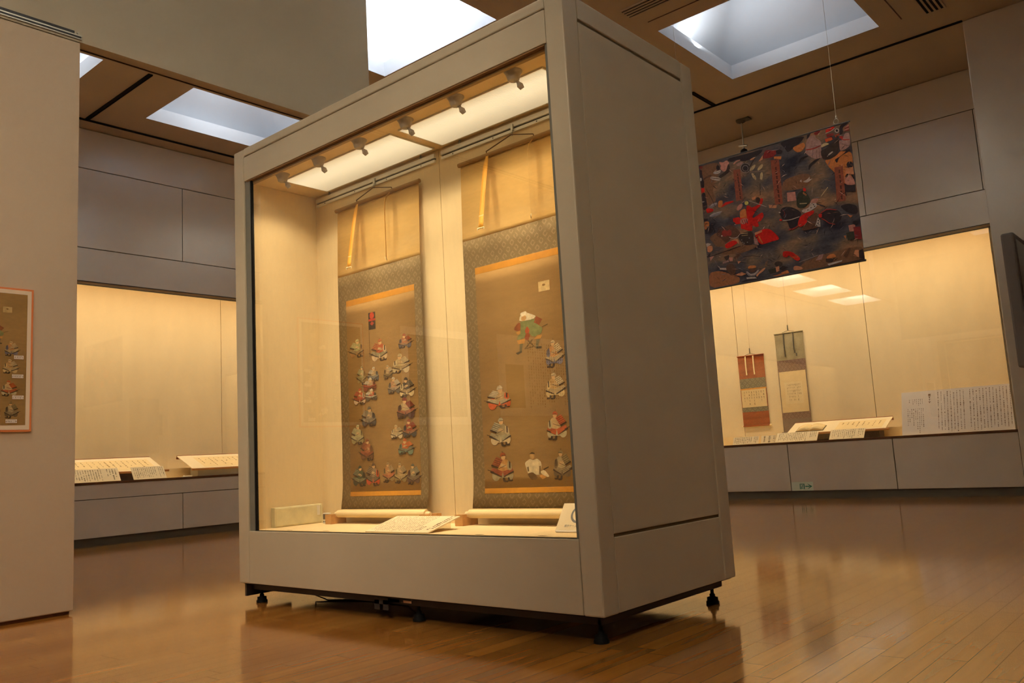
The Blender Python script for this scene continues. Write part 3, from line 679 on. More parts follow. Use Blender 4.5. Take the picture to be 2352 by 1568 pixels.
# interior
build('deck', MB().box(-2.60, -.13, .030, D-.035, .402, .4425), LINING2, case)
build('left_lining', MB().box(-2.612, -2.60, .032, .60, .4425, 2.648), LINING, case)
build('right_lining', MB().box(-.130, -.121, .032, .60, .4425, 2.648), LINING, case)
build('back_panel', MB().box(-2.60, -1.3755, .545, .562, .4425, 2.648), LINING, case)
build('back_panel', MB().box(-1.3715, -.13, .545, .562, .4425, 2.648), LINING, case)
build('core_board', MB().box(-2.60, -.13, .5625, .575, .4425, 2.69), GAP, case)
build('top_lining', MB().box(-2.612, -.121, .030, .60, 2.650, 2.668), LINING2, case)
for (x0, x1) in ((-2.41, -1.374), (-1.295, -.262)):
    d = build('lamp_diffuser', MB().box(x0, x1, .164, .500, 2.643, 2.6495), CASEDIFF, case)
    e = MB(); t_ = .006
    e.box(x0-t_, x1+t_, .164-t_, .164, 2.641, 2.650); e.box(x0-t_, x1+t_, .5, .5+t_, 2.641, 2.650); e.box(x0-t_, x0, .164, .5, 2.641, 2.650); e.box(x1, x1+t_, .164, .5, 2.641, 2.650)
    build('diffuser_frame', e, PLASTICW, d)
for (x0, x1) in ((-2.575, -1.398), (-1.341, -.165)):
    rb = MB(); rb.box(x0, x1, .528, .545, 2.601, 2.628, 0); rb.box(x0, x1, .540, .545, 2.590, 2.601, 1); rb.box(x0, x1, .530, .545, 2.574, 2.590, 0)
    for k in range(4): rb.cyl((x0+.1+k*.32, .531, 2.582), (x0+.1+k*.32, .5285, 2.582), .004, n=8, mi=1)
    build('hanging_rail', rb, [PLASTICW, KICK], case)
for x in (-2.43, -1.52, -1.185, -.35):
    build('rail_stud', MB().cyl((x, .535, 2.65), (x, .535, 2.63), .006, n=8).cyl((x, .535, 2.632), (x, .535, 2.628), .010, n=8), JAMB, case)
for x in (-2.417, -1.197, -.279):
    build('ceiling_screw', MB().cyl((x, .045, 2.65), (x, .045, 2.6465), .010, n=12), KICK, case)
# glazing
fr = MB(); fr.box(-2.6205, -2.568, .010, .030, .4376, 2.66, 0); fr.box(-.1215, -.1085, .010, .030, .4376, 2.66, 0); fr.box(-2.60, -.1215, .026, .046, 2.637, 2.65, 1); fr.box(-2.6, -.12, .006, .03, 2.652, 2.659, 2)
build('glazing_frame', fr, [JAMB, TANBAND, mat('track_brown', '8a6844', 0.6, 0.2)], case)
build('glass_seal', MB().box(-2.568, -2.556, .014, .030, .4376, 2.652), RUBBER, case)
build('sill_seal', MB().box(-2.585, -.1215, .012, .028, .4376, .4402), BLACK, case)
build('glass_pane', MB().box(-2.60, -.112, .020, .0202, .440, 2.652), GLASS, case)
for x in (-2.269, -1.918, -.728, -.342):
    s = MB(); n_ = 16
    s.face([(x+.030*math.cos(2*math.pi*i/n_), .052+.007*math.sin(2*math.pi*i/n_), .4432) for i in range(n_)])
    build('deck_slot', s, KICK, case)
# base frame and feet
bf = MB()
bf.box(-W+.06, -.06, .055, .075, .082, ZB+.003); bf.box(-W+.06, -.06, D-.075, D-.055, .082, ZB+.003)
bf.box(-.075, -.055, .055, D-.055, .082, ZB+.003); bf.box(-W+.05, -W+.07, .055, D-.055, .082, ZB+.003)
bf.box(-W+.05, -.05, .045, .085, .108, ZB+.003); bf.box(-1.42, -1.32, .055, D-.055, .09, ZB+.003)
bf.box(-W+.03, -W+.05, .02, .34, .045, ZB+.002)
build('base_frame', bf, DARKSTEEL, case)
build('base_pan', MB().box(-W+.02, -.02, .02, D-.02, .118, ZB+.004), BLACK, case)
for (x, y) in ((-.092, .096), (-.092, D-.096), (-W+.095, .096), (-W+.095, D-.096), (-1.22, .096), (-1.22, D-.096)):
    build('levelling_foot', MB().lathe((x, y, 0), [(.034, 0), (.034, .012), (.028, .016), (.028, .032), (.014, .036), (.014, .048), (.009, .05), (.009, .078), (.018, .08), (.018, .09)], 16), RUBBER, case)
build('lock_bracket', MB().box(-1.495, -1.455, .034, .038, .05, .10).box(-1.425, -1.385, .034, .038, .05, .10).box(-1.495, -1.385, .034, .038, .078, .112), DARKSTEEL, case)
build('inspection_sticker', MB().box(-1.275, -1.215, .042, .0435, .094, .106), MATTE, case, label='small pale sticker')
bcab = MB().tube([(-2.45, .35, .10), (-2.40, .32, .02), (-2.25, .30, .004), (-2.0, .4, .004), (-1.7, .45, .02), (-1.6, .5, .11)], .004)
build('cable', bcab, RUBBER, case)
# unseen area lamps added behind the front header to brighten the lower interior
for (x0, x1) in ((-2.41, -1.374), (-1.295, -.262)):
    o = lamp('fill_lamp', 'AREA', ((x0+x1)/2, .034, 2.634), FILL_W, WARM, shape='RECTANGLE', size=x1-x0, size_y=.012, spread=math.radians(62))
    aim(o, ((x0+x1)/2, .40, 1.15)); o.parent = case; o.location = o.location-CHILD[case]
# fibre-optic spot heads
for x in (-2.327, -1.950, -1.564, -1.168, -.781, -.387):
    y = .094; zc = 2.65
    sh = build('spot_head', MB().lathe((x, y, zc), [(.046, 0), (.046, -.004), (.040, -.009), (.035, -.022), (.028, -.046), (.022, -.050)], 24), SPOTGREY, case)
    p = Vector((x+.012, y+.012, zc-.050)); d = Vector((.25, .55, -.8)).normalized()
    build('nozzle', MB().cyl(p-d*.006, p+d*.012, .008, n=12).cyl(p+d*.010, p+d*.024, .009, .017, n=8, smooth=False).cyl(p+d*.024, p+d*.044, .017, .012, n=8, smooth=False), SPOTGREY, sh)
    o = lamp('fibre_light', 'SPOT', p+d*.055, CASE_SPOT, WARM, spot_size=math.radians(150), spot_blend=0.55, shadow_soft_size=0.045)
    aim(o, p+Vector((0.0, .06, -1))*3); o.parent = sh; o.location = o.location-CHILD[sh]

# ------------------------------------------------------------------ hanging scrolls in the case
def ysh(z):
    pts = [(.50, .470), (.56, .482), (.66, .494), (.9, .499), (1.5, .500), (2.05, .503), (2.3, .511), (2.52, .519)]
    for (a, ya), (b, yb) in zip(pts, pts[1:]):
        if z <= b: return ya+(yb-ya)*max(0, (z-a))/(b-a)
    return pts[-1][1]
def sheet(x0, x1, z0, z1, off=0.0, th=.0012, nz=20):
    mb = MB(); vs = []
    for k in range(nz+1):
        z = z0+(z1-z0)*k/nz; y = ysh(z)-off
        vs += [(x0, y, z), (x1, y, z), (x0, y+th, z), (x1, y+th, z)]
    fs = []
    for k in range(nz):
        b = 4*k; fs += [(b, b+1, b+5, b+4), (b+2, b+6, b+7, b+3), (b, b+4, b+6, b+2), (b+1, b+3, b+7, b+5)]
    fs += [(0, 2, 3, 1), (4*nz, 4*nz+1, 4*nz+3, 4*nz+2)]
    mb.quads(vs, fs, 0, True)
    return mb
def big_scroll(x0, x1, hook_x, label, ix0, ix1, art, strapx, seed):
    t = thing('hanging_scroll', label, 'hanging scroll', ((x0+x1)/2, .5, .53))
    build('top_cloth', sheet(x0, x1, 2.027, 2.478), TOPSILK, t)
    build('brocade_border', sheet(x0, x1, .528, 2.027), BROC, t)
    build('gold_band', sheet(ix0, ix1, 1.820, 1.858, .0016), GOLD, t)
    build('gold_band', sheet(ix0, ix1, .608, .635, .0016), GOLD, t)
    p = sheet(ix0, ix1, .635, 1.820, .0016)
    add_art(p, art, lambda x, z, e: (x, ysh(z)-.0016-e, z), 1)
    build('painting', p, [SILK, PAINT], t)
    build('top_rod', MB().cyl((x0-.012, .514, 2.487), (x1+.012, .514, 2.487), .013, n=16), RODSILK, t)
    rz, ry, rr = .503, .455, .023
    build('rolled_end', MB().cyl((x0, ry, rz), (x1+.012, ry, rz), rr, n=24).box(x0, x1, .468, .4705, .505, .530), PAPER, t)
    for xe, sg in ((x0, -1), (x1+.012, 1)):
        build('roller_knob', MB().lathe((xe, ry, rz), [(.013, 0), (.013, sg*.028), (.011, sg*.032)], 16, axis='X'), IVORY, t)
    xa, xb = x0+.215, x1-.235; hx, hz = hook_x, 2.553
    build('cord', MB().tube([(xa, .510, 2.499), (xa, .505, 2.507), (hx, .512, hz), (xb, .505, 2.507), (xb, .510, 2.499)], .0032, 6), CORD, t)
    for xe, yaw_ in zip(strapx, (0.0, 2.27)):
        st = MB(); vs = []
        n_ = 12
        for k in range(n_+1):
            f = k/n_; z = 2.476-.43*f
            o = .012+(.085*f**.8 if yaw_ == 0 else .05*min(1, f*5)**.5)
            y = ysh(2.476)-.006-o; hw = .0175*(0.55+.45*min(1, f*8))
            vs += [(xe-hw*math.cos(yaw_), y-hw*math.sin(yaw_), z), (xe+hw*math.cos(yaw_), y+hw*math.sin(yaw_), z)]
        st.quads(vs, [(2*k, 2*k+1, 2*k+3, 2*k+2) for k in range(n_)], 0, True)
        a, b = Vector(vs[20]), Vector(vs[21]); st.quads([a+Vector((0, -.001, .002)), b+Vector((0, -.001, .002)), b+Vector((0, -.001, -.002)), a+Vector((0, -.001, -.002))], [(0, 1, 2, 3)], 1)
        so = build('strap', st, [STRAPG if yaw_ < 1 else TOPSILK, IVORY], t)
        sm = so.modifiers.new('thick', 'SOLIDIFY'); sm.thickness = .0012
        a, b = Vector(vs[-2]), Vector(vs[-1]); dd = (b-a)*.2
        build('tassel', MB().cyl(a-dd, b+dd, .004, n=8).cyl(a-dd, a-dd+Vector((0, 0, -.012)), .004, .002, n=6).cyl(b+dd, b+dd+Vector((0, 0, -.012)), .004, .002, n=6), IVORY, so)
    return t
big_scroll(-2.325, -1.530, -1.945, 'tall hanging scroll on the left, crowded with seated warriors in rows', -2.243, -1.592, art_left(), (-2.095, -1.775), 1)
big_scroll(-1.172, -.377, -.770, 'tall hanging scroll on the right, one leader seated on a folding stool', -1.085, -.462, art_right(), (-.945, -.615), 2)
for hx, lb in ((-1.945, 'steel hanger hook above the crowded left scroll'), (-.770, 'steel hanger hook above the right scroll with the folding stool')):
    h = thing('hanger_hook', lb, 'hook', (hx, .52, 2.56), 'hanger hooks in the glass case')
    build('clamp', MB().box(hx-.008, hx+.008, .516, .530, 2.578, 2.616), STEEL, h, bevel=.002)
    build('hook_loop', MB().box(hx-.004, hx+.004, .517, .522, 2.566, 2.579).ring((hx, .5175, 2.559), .009, .0025, (1, 0.35, 0)), STEEL, h)
def u_block(x0, x1, label):
    mb = MB(); mb.box(x0, x1, .395, .515, .4427, .4870); mb.box(x0, x1, .395, .430, .4870, .503); mb.box(x0, x1, .480, .515, .4870, .503)
    return solo('scroll_rest', mb, BLOCKWOOD, label, 'wooden block', 'wooden scroll rests', loc=((x0+x1)/2, .455, .4427))
u_block(-2.385, -2.327, 'wooden rest under the left end of the crowded scroll, beside the monitor')
u_block(-1.514, -1.458, 'wooden rest under the right end of the crowded scroll, behind the label board')
u_block(-1.232, -1.174, 'wooden rest under the left end of the scroll with the stool')
u_block(-.361, -.305, 'wooden rest under the right end of the scroll with the stool, behind the folded card')

# small things on the deck
mt = thing('thermo_hygrometer', 'small white climate monitor with grey display beside a wooden rest', 'hygrometer', (-2.43, .44, .4427))
build('housing', MB().box(-2.462, -2.392, .432, .448, .4427, .510), PLASTICW, mt, bevel=.003)
build('display', MB().box(-2.456, -2.400, .4305, .4318, .470, .503), LCD, mt)
for k in range(4): build('button', MB().box(-2.454+.016*k, -2.446+.016*k, .4305, .4318, .452, .459), KICK, mt)
pk = thing('humidity_pack', 'flat cream paper humidity pack leaning on the left lining of the case', 'pack', (-2.575, .32, .4427))
build('pouch', MB().box(-2.595, -2.560, .145, .500, .4427, .566), PACK, pk, bevel=.010)
build('indicator_strip', MB().box(-2.5595, -2.5575, .462, .484, .495, .555), PLASTICW, pk)
pz = MB(); pz.box(-2.5965, -2.556, .142, .150, .4427, .566); pz.box(-2.5965, -2.556, .495, .503, .4427, .566)
build('folded_edge', pz, PACK, pk, bevel=.003)

def leaning(name, label, cat, x0, x1, y0, z0, y1, z1, th, marks, group=None, mats=None, axis='Y', xshift=0.0):
    """a board whose lower edge is at (y0, z0) and upper edge at (y1, z1); axis Y leans back along +Y, axis X along -X"""
    mats = mats or [LABELB, mat('caption_ink', '66502f', 0.8, 0.1)]
    dv = Vector((0, y1-y0, z1-z0)); ln = dv.length; dv.normalize(); nv = Vector((0, -dv.z, dv.y))
    def pl(u, v, e=0.0):   # u along the edge, v from the lower edge up
        p = Vector((u, y0, z0))+dv*v+nv*e
        if axis == 'X': return Vector((-p.y, p.x, p.z))
        return p
    t = MB(); c = [pl(x0, 0, 0), pl(x1, 0, 0), pl(x1, ln, 0), pl(x0, ln, 0), pl(x0, 0, th), pl(x1, 0, th), pl(x1, ln, th), pl(x0, ln, th)]
    t.quads(c, [(0, 3, 2, 1), (4, 5, 6, 7), (0, 1, 5, 4), (1, 2, 6, 5), (2, 3, 7, 6), (3, 0, 4, 7)])
    marks(t, lambda u, v: pl(u, v, th+.0004), ln)
    return solo(name, t, mats, label, cat, group, loc=tuple((Vector(c[0])+Vector(c[1]))/2))
def caseboard(t, pl, ln):
    text_marks(t, pl, -1.545, -1.20, ln*.95, ln*.05, 21, seed=3, fill=(.9, 1.0), gl=.0105, glyph=.42)
    text_marks(t, pl, -1.195, -1.155, ln*.35, ln*.05, 2, seed=4, fill=(.8, 1.0), gl=.012)
    text_marks(t, pl, -1.125, -1.08, ln*.96, ln*.1, 2, seed=5, fill=(.8, 1.0), gl=.014, glyph=.9)
leaning('label_board', 'cream explanation board sloping on the case floor, before the scrolls', 'label', -1.558, -1.068, .040, .4428, .272, .503, .005, caseboard, mats=[LABELB, INKB])
ab = MB().box(-1.215, -1.135, .232, .268, .4428, .4845)
solo('acrylic_block', ab, ACRYL, 'clear acrylic block propping the sloping board in the case', 'acrylic block', bevel=.002, loc=(-1.17, .25, .4428))
def nocard(t, pl, ln):
    cx, cy = -.283, ln*.62; n_ = 28
    def ring_(r0_, r1_, a0, a1, m=20):
        for i in range(m):
            a, b = a0+(a1-a0)*i/m, a0+(a1-a0)*(i+1)/m
            t.face([pl(cx+r0_*math.cos(a), cy+r0_*math.sin(a)), pl(cx+r1_*math.cos(a), cy+r1_*math.sin(a)), pl(cx+r1_*math.cos(b), cy+r1_*math.sin(b)), pl(cx+r0_*math.cos(b), cy+r0_*math.sin(b))], 1)
    ring_(.036, .047, 0.9, 2*math.pi-.1)
    for f in text_mesh('展示ケース', .0145, lambda u, v: pl(-.312+u, ln*.20+v)): t.face(f, 1)
leaning('folded_card', 'white card with a grey ring mark at the right end of the case floor', 'card', -.392, -.165, .205, .4428, .290, .565, .003, nocard, mats=[LABELB, mat('grey_ink', '7e7d7c', 0.7, 0.2), INK])
solo('card_foot', MB().cyl((-.375, .192, .4475), (-.17, .192, .4475), .0048, n=10), mat('clear_foot', 'e8e4da', 0.1, 0.8), 'glossy clear strip holding the ring-marked card in the case', 'card holder')

# ------------------------------------------------------------------ things inside the wall showcases
def stand(name, label, axis, s0, s1, f0, fz, b0, bz, base):
    """sloping reading stand; s along the wall, f0/b0 depth coordinates of front and back edges"""
    def P(s, y, z): return Vector((s, y, z)) if axis == 'Y' else Vector((-y, s, z))
    t = thing(name, label, 'display stand', P((s0+s1)/2, f0, .777))
    dv = Vector((0, b0-f0, bz-fz)); ln = dv.length; dv.normalize(); nv = Vector((0, -dv.z, dv.y))
    def plate(a, b, v0, v1, e0, e1, mi=0):
        mb = MB(); q = []
        for e in (e0, e1):
            for (s_, v) in ((a, v0), (b, v0), (b, v1), (a, v1)):
                o = Vector((s_, f0, fz))+dv*v+nv*e; q.append(P(*o))
        mb.quads(q, [(0, 3, 2, 1), (4, 5, 6, 7), (0, 1, 5, 4), (1, 2, 6, 5), (2, 3, 7, 6), (3, 0, 4, 7)], mi); return mb
    build('slope_board', plate(s0, s1, 0, ln, -.012, 0), LABELB, t)
    build('back_edge', plate(s0, s1, ln, ln+.012, -.05, .004), REDW, t)
    mb = MB(); r = Vector((0, f0, fz))+dv*.0+nv*(-.008)
    mb.cyl(P(s0-.02, r.y, r.z), P(s1+.05, r.y, r.z), .016, n=12); build('front_rod', mb, RODW, t)
    p, q = P(s0+.10, f0+.06, .777), P(s1-.10, f0+.26, fz+.012)
    build('base_box', MB().box(min(p.x, q.x), max(p.x, q.x), min(p.y, q.y), max(p.y, q.y), .7765, fz+.012), mat(base[0], base[1], 0.7, 0.2), t)
    return t, (lambda u, v, e=0.0: P(*(Vector((u, f0, fz))+dv*v+nv*e))), ln
def handscroll(pl, ln, s0, s1, label, seed, cols):
    mb = MB(); e = .0012
    q = [pl(s0, .05, .0004), pl(s1, .05, .0004), pl(s1, ln-.08, .0004), pl(s0, ln-.08, .0004), pl(s0, .05, e), pl(s1, .05, e), pl(s1, ln-.08, e), pl(s0, ln-.08, e)]
    mb.quads(q, [(0, 3, 2, 1), (4, 5, 6, 7), (0, 1, 5, 4), (1, 2, 6, 5), (2, 3, 7, 6), (3, 0, 4, 7)])
    text_marks(mb, lambda u, v: pl(u, v, e+.0005), s0+.03, s1-.03, ln-.12, .09, cols, seed=seed, fill=(.3, 1.0), glyph=.28, gl=.05)
    return solo('open_handscroll', mb, [PAPER, mat('faint_ink', '9a7c4a', 0.8, 0.1)], label, 'handscroll', 'open handscrolls on sloping stands', loc=tuple(q[0]))
s1t, p1, l1 = stand('sloping_stand', 'left sloping stand in the aisle showcase, partly behind the partition', 'X', 1.20, 2.70, 9.0, .885, 9.45, 1.075, ('dark_plinth', '4a3626'))
handscroll(p1, l1, 1.3, 2.62, 'open handscroll on the left sloping stand of the aisle showcase', 11, 17)
s2t, p2, l2 = stand('sloping_stand', 'right sloping stand in the aisle showcase, running behind the glass case', 'X', 3.10, 4.60, 9.0, .878, 9.45, 1.073, ('grey_plinth', 'a9a08e'))
handscroll(p2, l2, 3.3, 4.5, 'open handscroll on the right sloping stand of the aisle showcase', 12, 15)
s3t, p3, l3 = stand('sloping_stand', 'wide sloping stand in the back showcase, right of the small scrolls', 'Y', -2.98, -1.60, 8.92, .885, 9.30, 1.043, ('dark_plinth', '4a3626'))
handscroll(p3, l3, -2.30, -1.66, 'open handscroll on the stand in the back showcase, beside an open book', 13, 8)
bk = thing('open_book', 'small open book lying on the stand in the back showcase', 'book', tuple(p3(-2.66, .06, .002)))
cv = MB(); cq = [p3(-2.86, .065, .0008), p3(-2.46, .065, .0008), p3(-2.46, .245, .0008), p3(-2.86, .245, .0008)]; cv.quads(cq+[p3(-2.86, .065, .004), p3(-2.46, .065, .004), p3(-2.46, .245, .004), p3(-2.86, .245, .004)], [(0, 3, 2, 1), (4, 5, 6, 7), (0, 1, 5, 4), (1, 2, 6, 5), (2, 3, 7, 6), (3, 0, 4, 7)])
build('cover', cv, KICK, bk)
for sg, nm in ((-1, 'left_pages'), (1, 'right_pages')):
    mb = MB(); n_ = 8; top = []; bot = []
    for k in range(n_+1):
        f = k/n_; u = -2.66+sg*.19*f; hgt = .006+.045*math.sin(math.pi*min(1, f*.85+.12))*(1-.3*f)
        top += [p3(u, .07, hgt), p3(u, .24, hgt)]; bot += [p3(u, .07, .0045), p3(u, .24, .0045)]
    m = len(top); fs = [(2*k, 2*k+2, 2*k+3, 2*k+1) for k in range(n_)]+[(m+2*k, m+2*k+1, m+2*k+3, m+2*k+2) for k in range(n_)]
    fs += [(2*k, m+2*k, m+2*k+2, 2*k+2) for k in range(n_)]+[(2*k+1, 2*k+3, m+2*k+3, m+2*k+1) for k in range(n_)]+[(0, 1, m+1, m), (m-2, 2*m-2, 2*m-1, m-1)]
    mb.quads(top+bot, fs, 0, True); build(nm, mb, PAPER, bk)
def lab(a, b, c1, c2, seed):
    def f(t, pl, ln):
        k = b-a
        text_marks(t, pl, a+k*.05, a+k*.74, ln*.93, ln*.07, c1, seed=seed, fill=(.75, 1.0), gl=.014, glyph=.5)
        text_marks(t, pl, a+k*.80, a+k*.97, ln*.93, ln*.10, c2, seed=seed+1, fill=(.5, 1.0), gl=.018, glyph=.55)
    return f
G2 = 'caption boards in the wall showcases'
leaning('caption_board', 'left caption board in the aisle showcase, cut by the partition edge', 'caption', 1.22, 2.015, 8.80, .7768, 8.905, .936, .004, lab(1.22, 2.015, 18, 4, 20), G2, axis='X')
leaning('caption_board', 'right caption board in the aisle showcase, before the stand rod end', 'caption', 2.18, 2.62, 8.80, .7768, 8.905, .936, .004, lab(2.18, 2.62, 12, 3, 22), G2, axis='X')
leaning('caption_board', 'caption board in the back showcase under the open book', 'caption', -3.045, -2.445, 8.68, .7768, 8.79, .905, .004, lab(-3.045, -2.445, 16, 4, 24), G2)
leaning('caption_board', 'caption board in the back showcase before the right half of the stand', 'caption', -2.275, -1.81, 8.68, .7768, 8.79, .905, .004, lab(-2.275, -1.81, 12, 3, 26), G2)
leaning('caption_board', 'caption board in the back showcase under the red-brown scroll', 'caption', -3.70, -3.30, 8.68, .7768, 8.735, .885, .004, lab(-3.70, -3.30, 10, 3, 28), G2)
leaning('caption_board', 'caption board in the back showcase under the grey scroll, half hidden', 'caption', -3.28, -3.06, 8.72, .7768, 8.775, .885, .004, lab(-3.28, -3.06, 2, 2, 29), G2)
solo('scroll_weight', MB().box(-8.90, -8.86, 2.90, 3.01, .7768, .795).box(-8.885, -8.875, 2.87, 2.92, .7768, .786), PLASTICW, 'tiny white paperweight on the aisle showcase ledge between the stands', 'paperweight', loc=(-8.88, 2.95, .7768))
def essay(t, pl, ln):
    text_marks(t, pl, -.90, -.05, ln*.95, ln*.04, 23, seed=31, fill=(.92, 1.0), gl=.0225, glyph=.36, skip=(9,))
    text_marks(t, pl, -1.26, -1.05, ln*.60, ln*.05, 9, seed=33, fill=(.35, 1.0), gl=.026, glyph=.45)
    text_marks(t, pl, -1.24, -1.06, ln*.82, ln*.68, 8, seed=34, fill=(.2, 1.0), gl=.026, glyph=.4)
    text_marks(t, pl, -1.00, -.965, ln*.92, ln*.70, 1, seed=35, fill=(1, 1), gl=.034, glyph=.95)
leaning('exhibition_text_board', 'large white text panel leaning at the right end of the back showcase', 'panel', -1.325, -.032, 8.69, .7768, 8.86, 1.33, .006, essay, mats=[WHITEB, mat('faded_ink', '8a6f5c', 0.8, 0.1)])

def small_scroll(x0, x1, z0, z1, label, mats_, rows, straps, knob, seed, hookz, strapmat, cut):
    yb = 9.588; t = thing('small_hanging_scroll', label, 'hanging scroll', ((x0+x1)/2, yb, z0))
    H_ = z1-z0
    for nm, a, b, m, ins in rows:
        lay = .0012*[q[0] for q in rows].index(nm); mb = MB().box(x0+ins, x1-ins, yb-.002-lay, yb-lay, z1-H_*b, z1-H_*a)
        if nm == 'letter':
            text_marks(mb, lambda u, v: (u, yb-.0026-lay, v), x0+ins+.03, x1-ins-.02, z1-H_*a-.03, z1-H_*b+.03, 9 if seed == 41 else 10, seed=seed, fill=(.5, 1.0), gl=.045, glyph=.3)
        build(nm, mb, [m, INKB], t)
    build('top_rod', MB().cyl((x0-.006, yb-.004, z1), (x1+.006, yb-.004, z1), .009, n=10), mats_[0], t)
    build('bottom_roller', MB().cyl((x0, yb-.008, z0), (x1, yb-.008, z0), .011, n=12), mats_[1], t)
    for xe, sg in ((x0, -1), (x1, 1)): build('roller_knob', MB().cyl((xe, yb-.008, z0), (xe+sg*.025, yb-.008, z0), .012, n=10), knob, t)
    xc = (x0+x1)/2
    build('cord', MB().tube([(x0+.13, yb-.008, z1+.01), (xc, yb-.008, z1+.035), (x1-.13, yb-.008, z1+.01)], .003, 6), CORD, t)
    for k, xs in enumerate(straps):
        mb = MB(); n_ = 8
        pts = [(xs+(0.05*max(0, f-.72)/.28 if k and cut else 0), yb-.010-.010*math.sin(f*3), z1-.005-H_*(.24 if cut else .27)*f) for f in [i/n_ for i in range(n_+1)]]
        for p, q in zip(pts, pts[1:]): mb.box(p[0]-.009, p[0]+.009, min(p[1], q[1])-.002, max(p[1], q[1])+.002, q[2], p[2])
        build('strap', mb, strapmat, t)
    return t
RB = noise_mix('red_brown_silk', [(0.3, '7a3412'), (0.5, '944318'), (0.7, 'a34f20')], 6, stretch=(0.3, 1, 2))
GB = noise_mix('grey_tan_silk', [(0.3, '8f8160'), (0.5, '9a8c6a'), (0.7, 'a39676')], 6)
VIO = mat('grey_violet_silk', '7a675a', 0.8, 0.15, var=0.06, vscale=20)
WASHI = mat('letter_paper', 'd9bf8e', 0.8, 0.15, var=0.04, vscale=9)
WASHI2 = mat('pale_letter_paper', 'dcc598', 0.8, 0.15, var=0.04, vscale=9)
small_scroll(-3.935, -3.50, 1.055, 2.155, 'short red-brown hanging scroll with a letter, in the back showcase', [RB, RB],
             [('mount_cloth', 0, 1, RB, 0), ('upper_brocade', .325, .475, BROC_G, 0.002), ('lower_brocade', .735, .80, BROC_G, 0.002), ('gold_line', .465, .485, GOLD, .004), ('letter', .485, .735, WASHI, .012)], (-3.80, -3.67), IVORY, 41, 2.23, IVORY, False)
small_scroll(-3.29, -2.845, .915, 2.43, 'longer grey hanging scroll with a letter, right of the red-brown one', [GB, VIO],
             [('mount_cloth', 0, .275, GB, 0), ('upper_brocade', .275, .39, BROC_V, 0), ('side_border', .39, .80, VIO, 0), ('lower_brocade', .80, .865, BROC_V, 0), ('bottom_cloth', .865, 1.0, VIO, 0), ('letter_surround', .39, .80, WASHI, .015), ('letter', .50, .715, WASHI2, .085)], (-3.145, -2.995), VIO, 43, 2.5, KICK, True)
for hx, hz, lb in ((-3.7175, 2.20, 'hook and wire holding the red-brown scroll'), (-3.0675, 2.475, 'hook and wire holding the grey scroll in the back showcase')):
    h = thing('picture_hook', lb, 'hook', (hx, 9.585, hz))
    build('hook', MB().box(hx-.005, hx+.005, 9.574, 9.586, hz-.012, hz+.07), KICK, h)
    build('wire', MB().cyl((hx, 9.590, hz+.07), (hx, 9.590, 3.75), .0012, n=6), TANBAND, h)
# exit-route sticker on the back showcase base
sg = thing('exit_sticker', 'pale exit-route sticker with a green arrow low on the back showcase', 'sign', (-2.68, 8.597, .16))
build('backing', MB().box(-2.832, -2.528, 8.5975, 8.5996, .104, .222), SIGNBG, sg)
ar = MB(); yy = 8.5972
def sq(x0, x1, z0, z1, mi=0): ar.face([(x0, yy, z0), (x1, yy, z0), (x1, yy, z1), (x0, yy, z1)], mi)
sq(-2.640, -2.575, .155, .168); ar.face([(-2.59, yy, .190), (-2.61, yy, .198), (-2.568, yy, .1615), (-2.540, yy, .1615)]); ar.face([(-2.568, yy, .1615), (-2.61, yy, .125), (-2.59, yy, .133), (-2.540, yy, .1615)]); 
sq(-2.715, -2.703, .125, .198); sq(-2.662, -2.648, .125, .198); sq(-2.703, -2.662, .190, .198)
ar.face([(-2.690, yy, .182), (-2.676, yy, .182), (-2.676, yy, .188), (-2.690, yy, .188)]); ar.face([(-2.695, yy, .150), (-2.683, yy, .180), (-2.672, yy, .176), (-2.684, yy, .148)]); ar.face([(-2.686, yy, .150), (-2.668, yy, .130), (-2.674, yy, .127), (-2.695, yy, .148)]); ar.face([(-2.698, yy, .126), (-2.690, yy, .126), (-2.684, yy, .150), (-2.694, yy, .152)])
build('pictogram', ar, GREEN, sg, label='green running figure in a doorway and arrow')

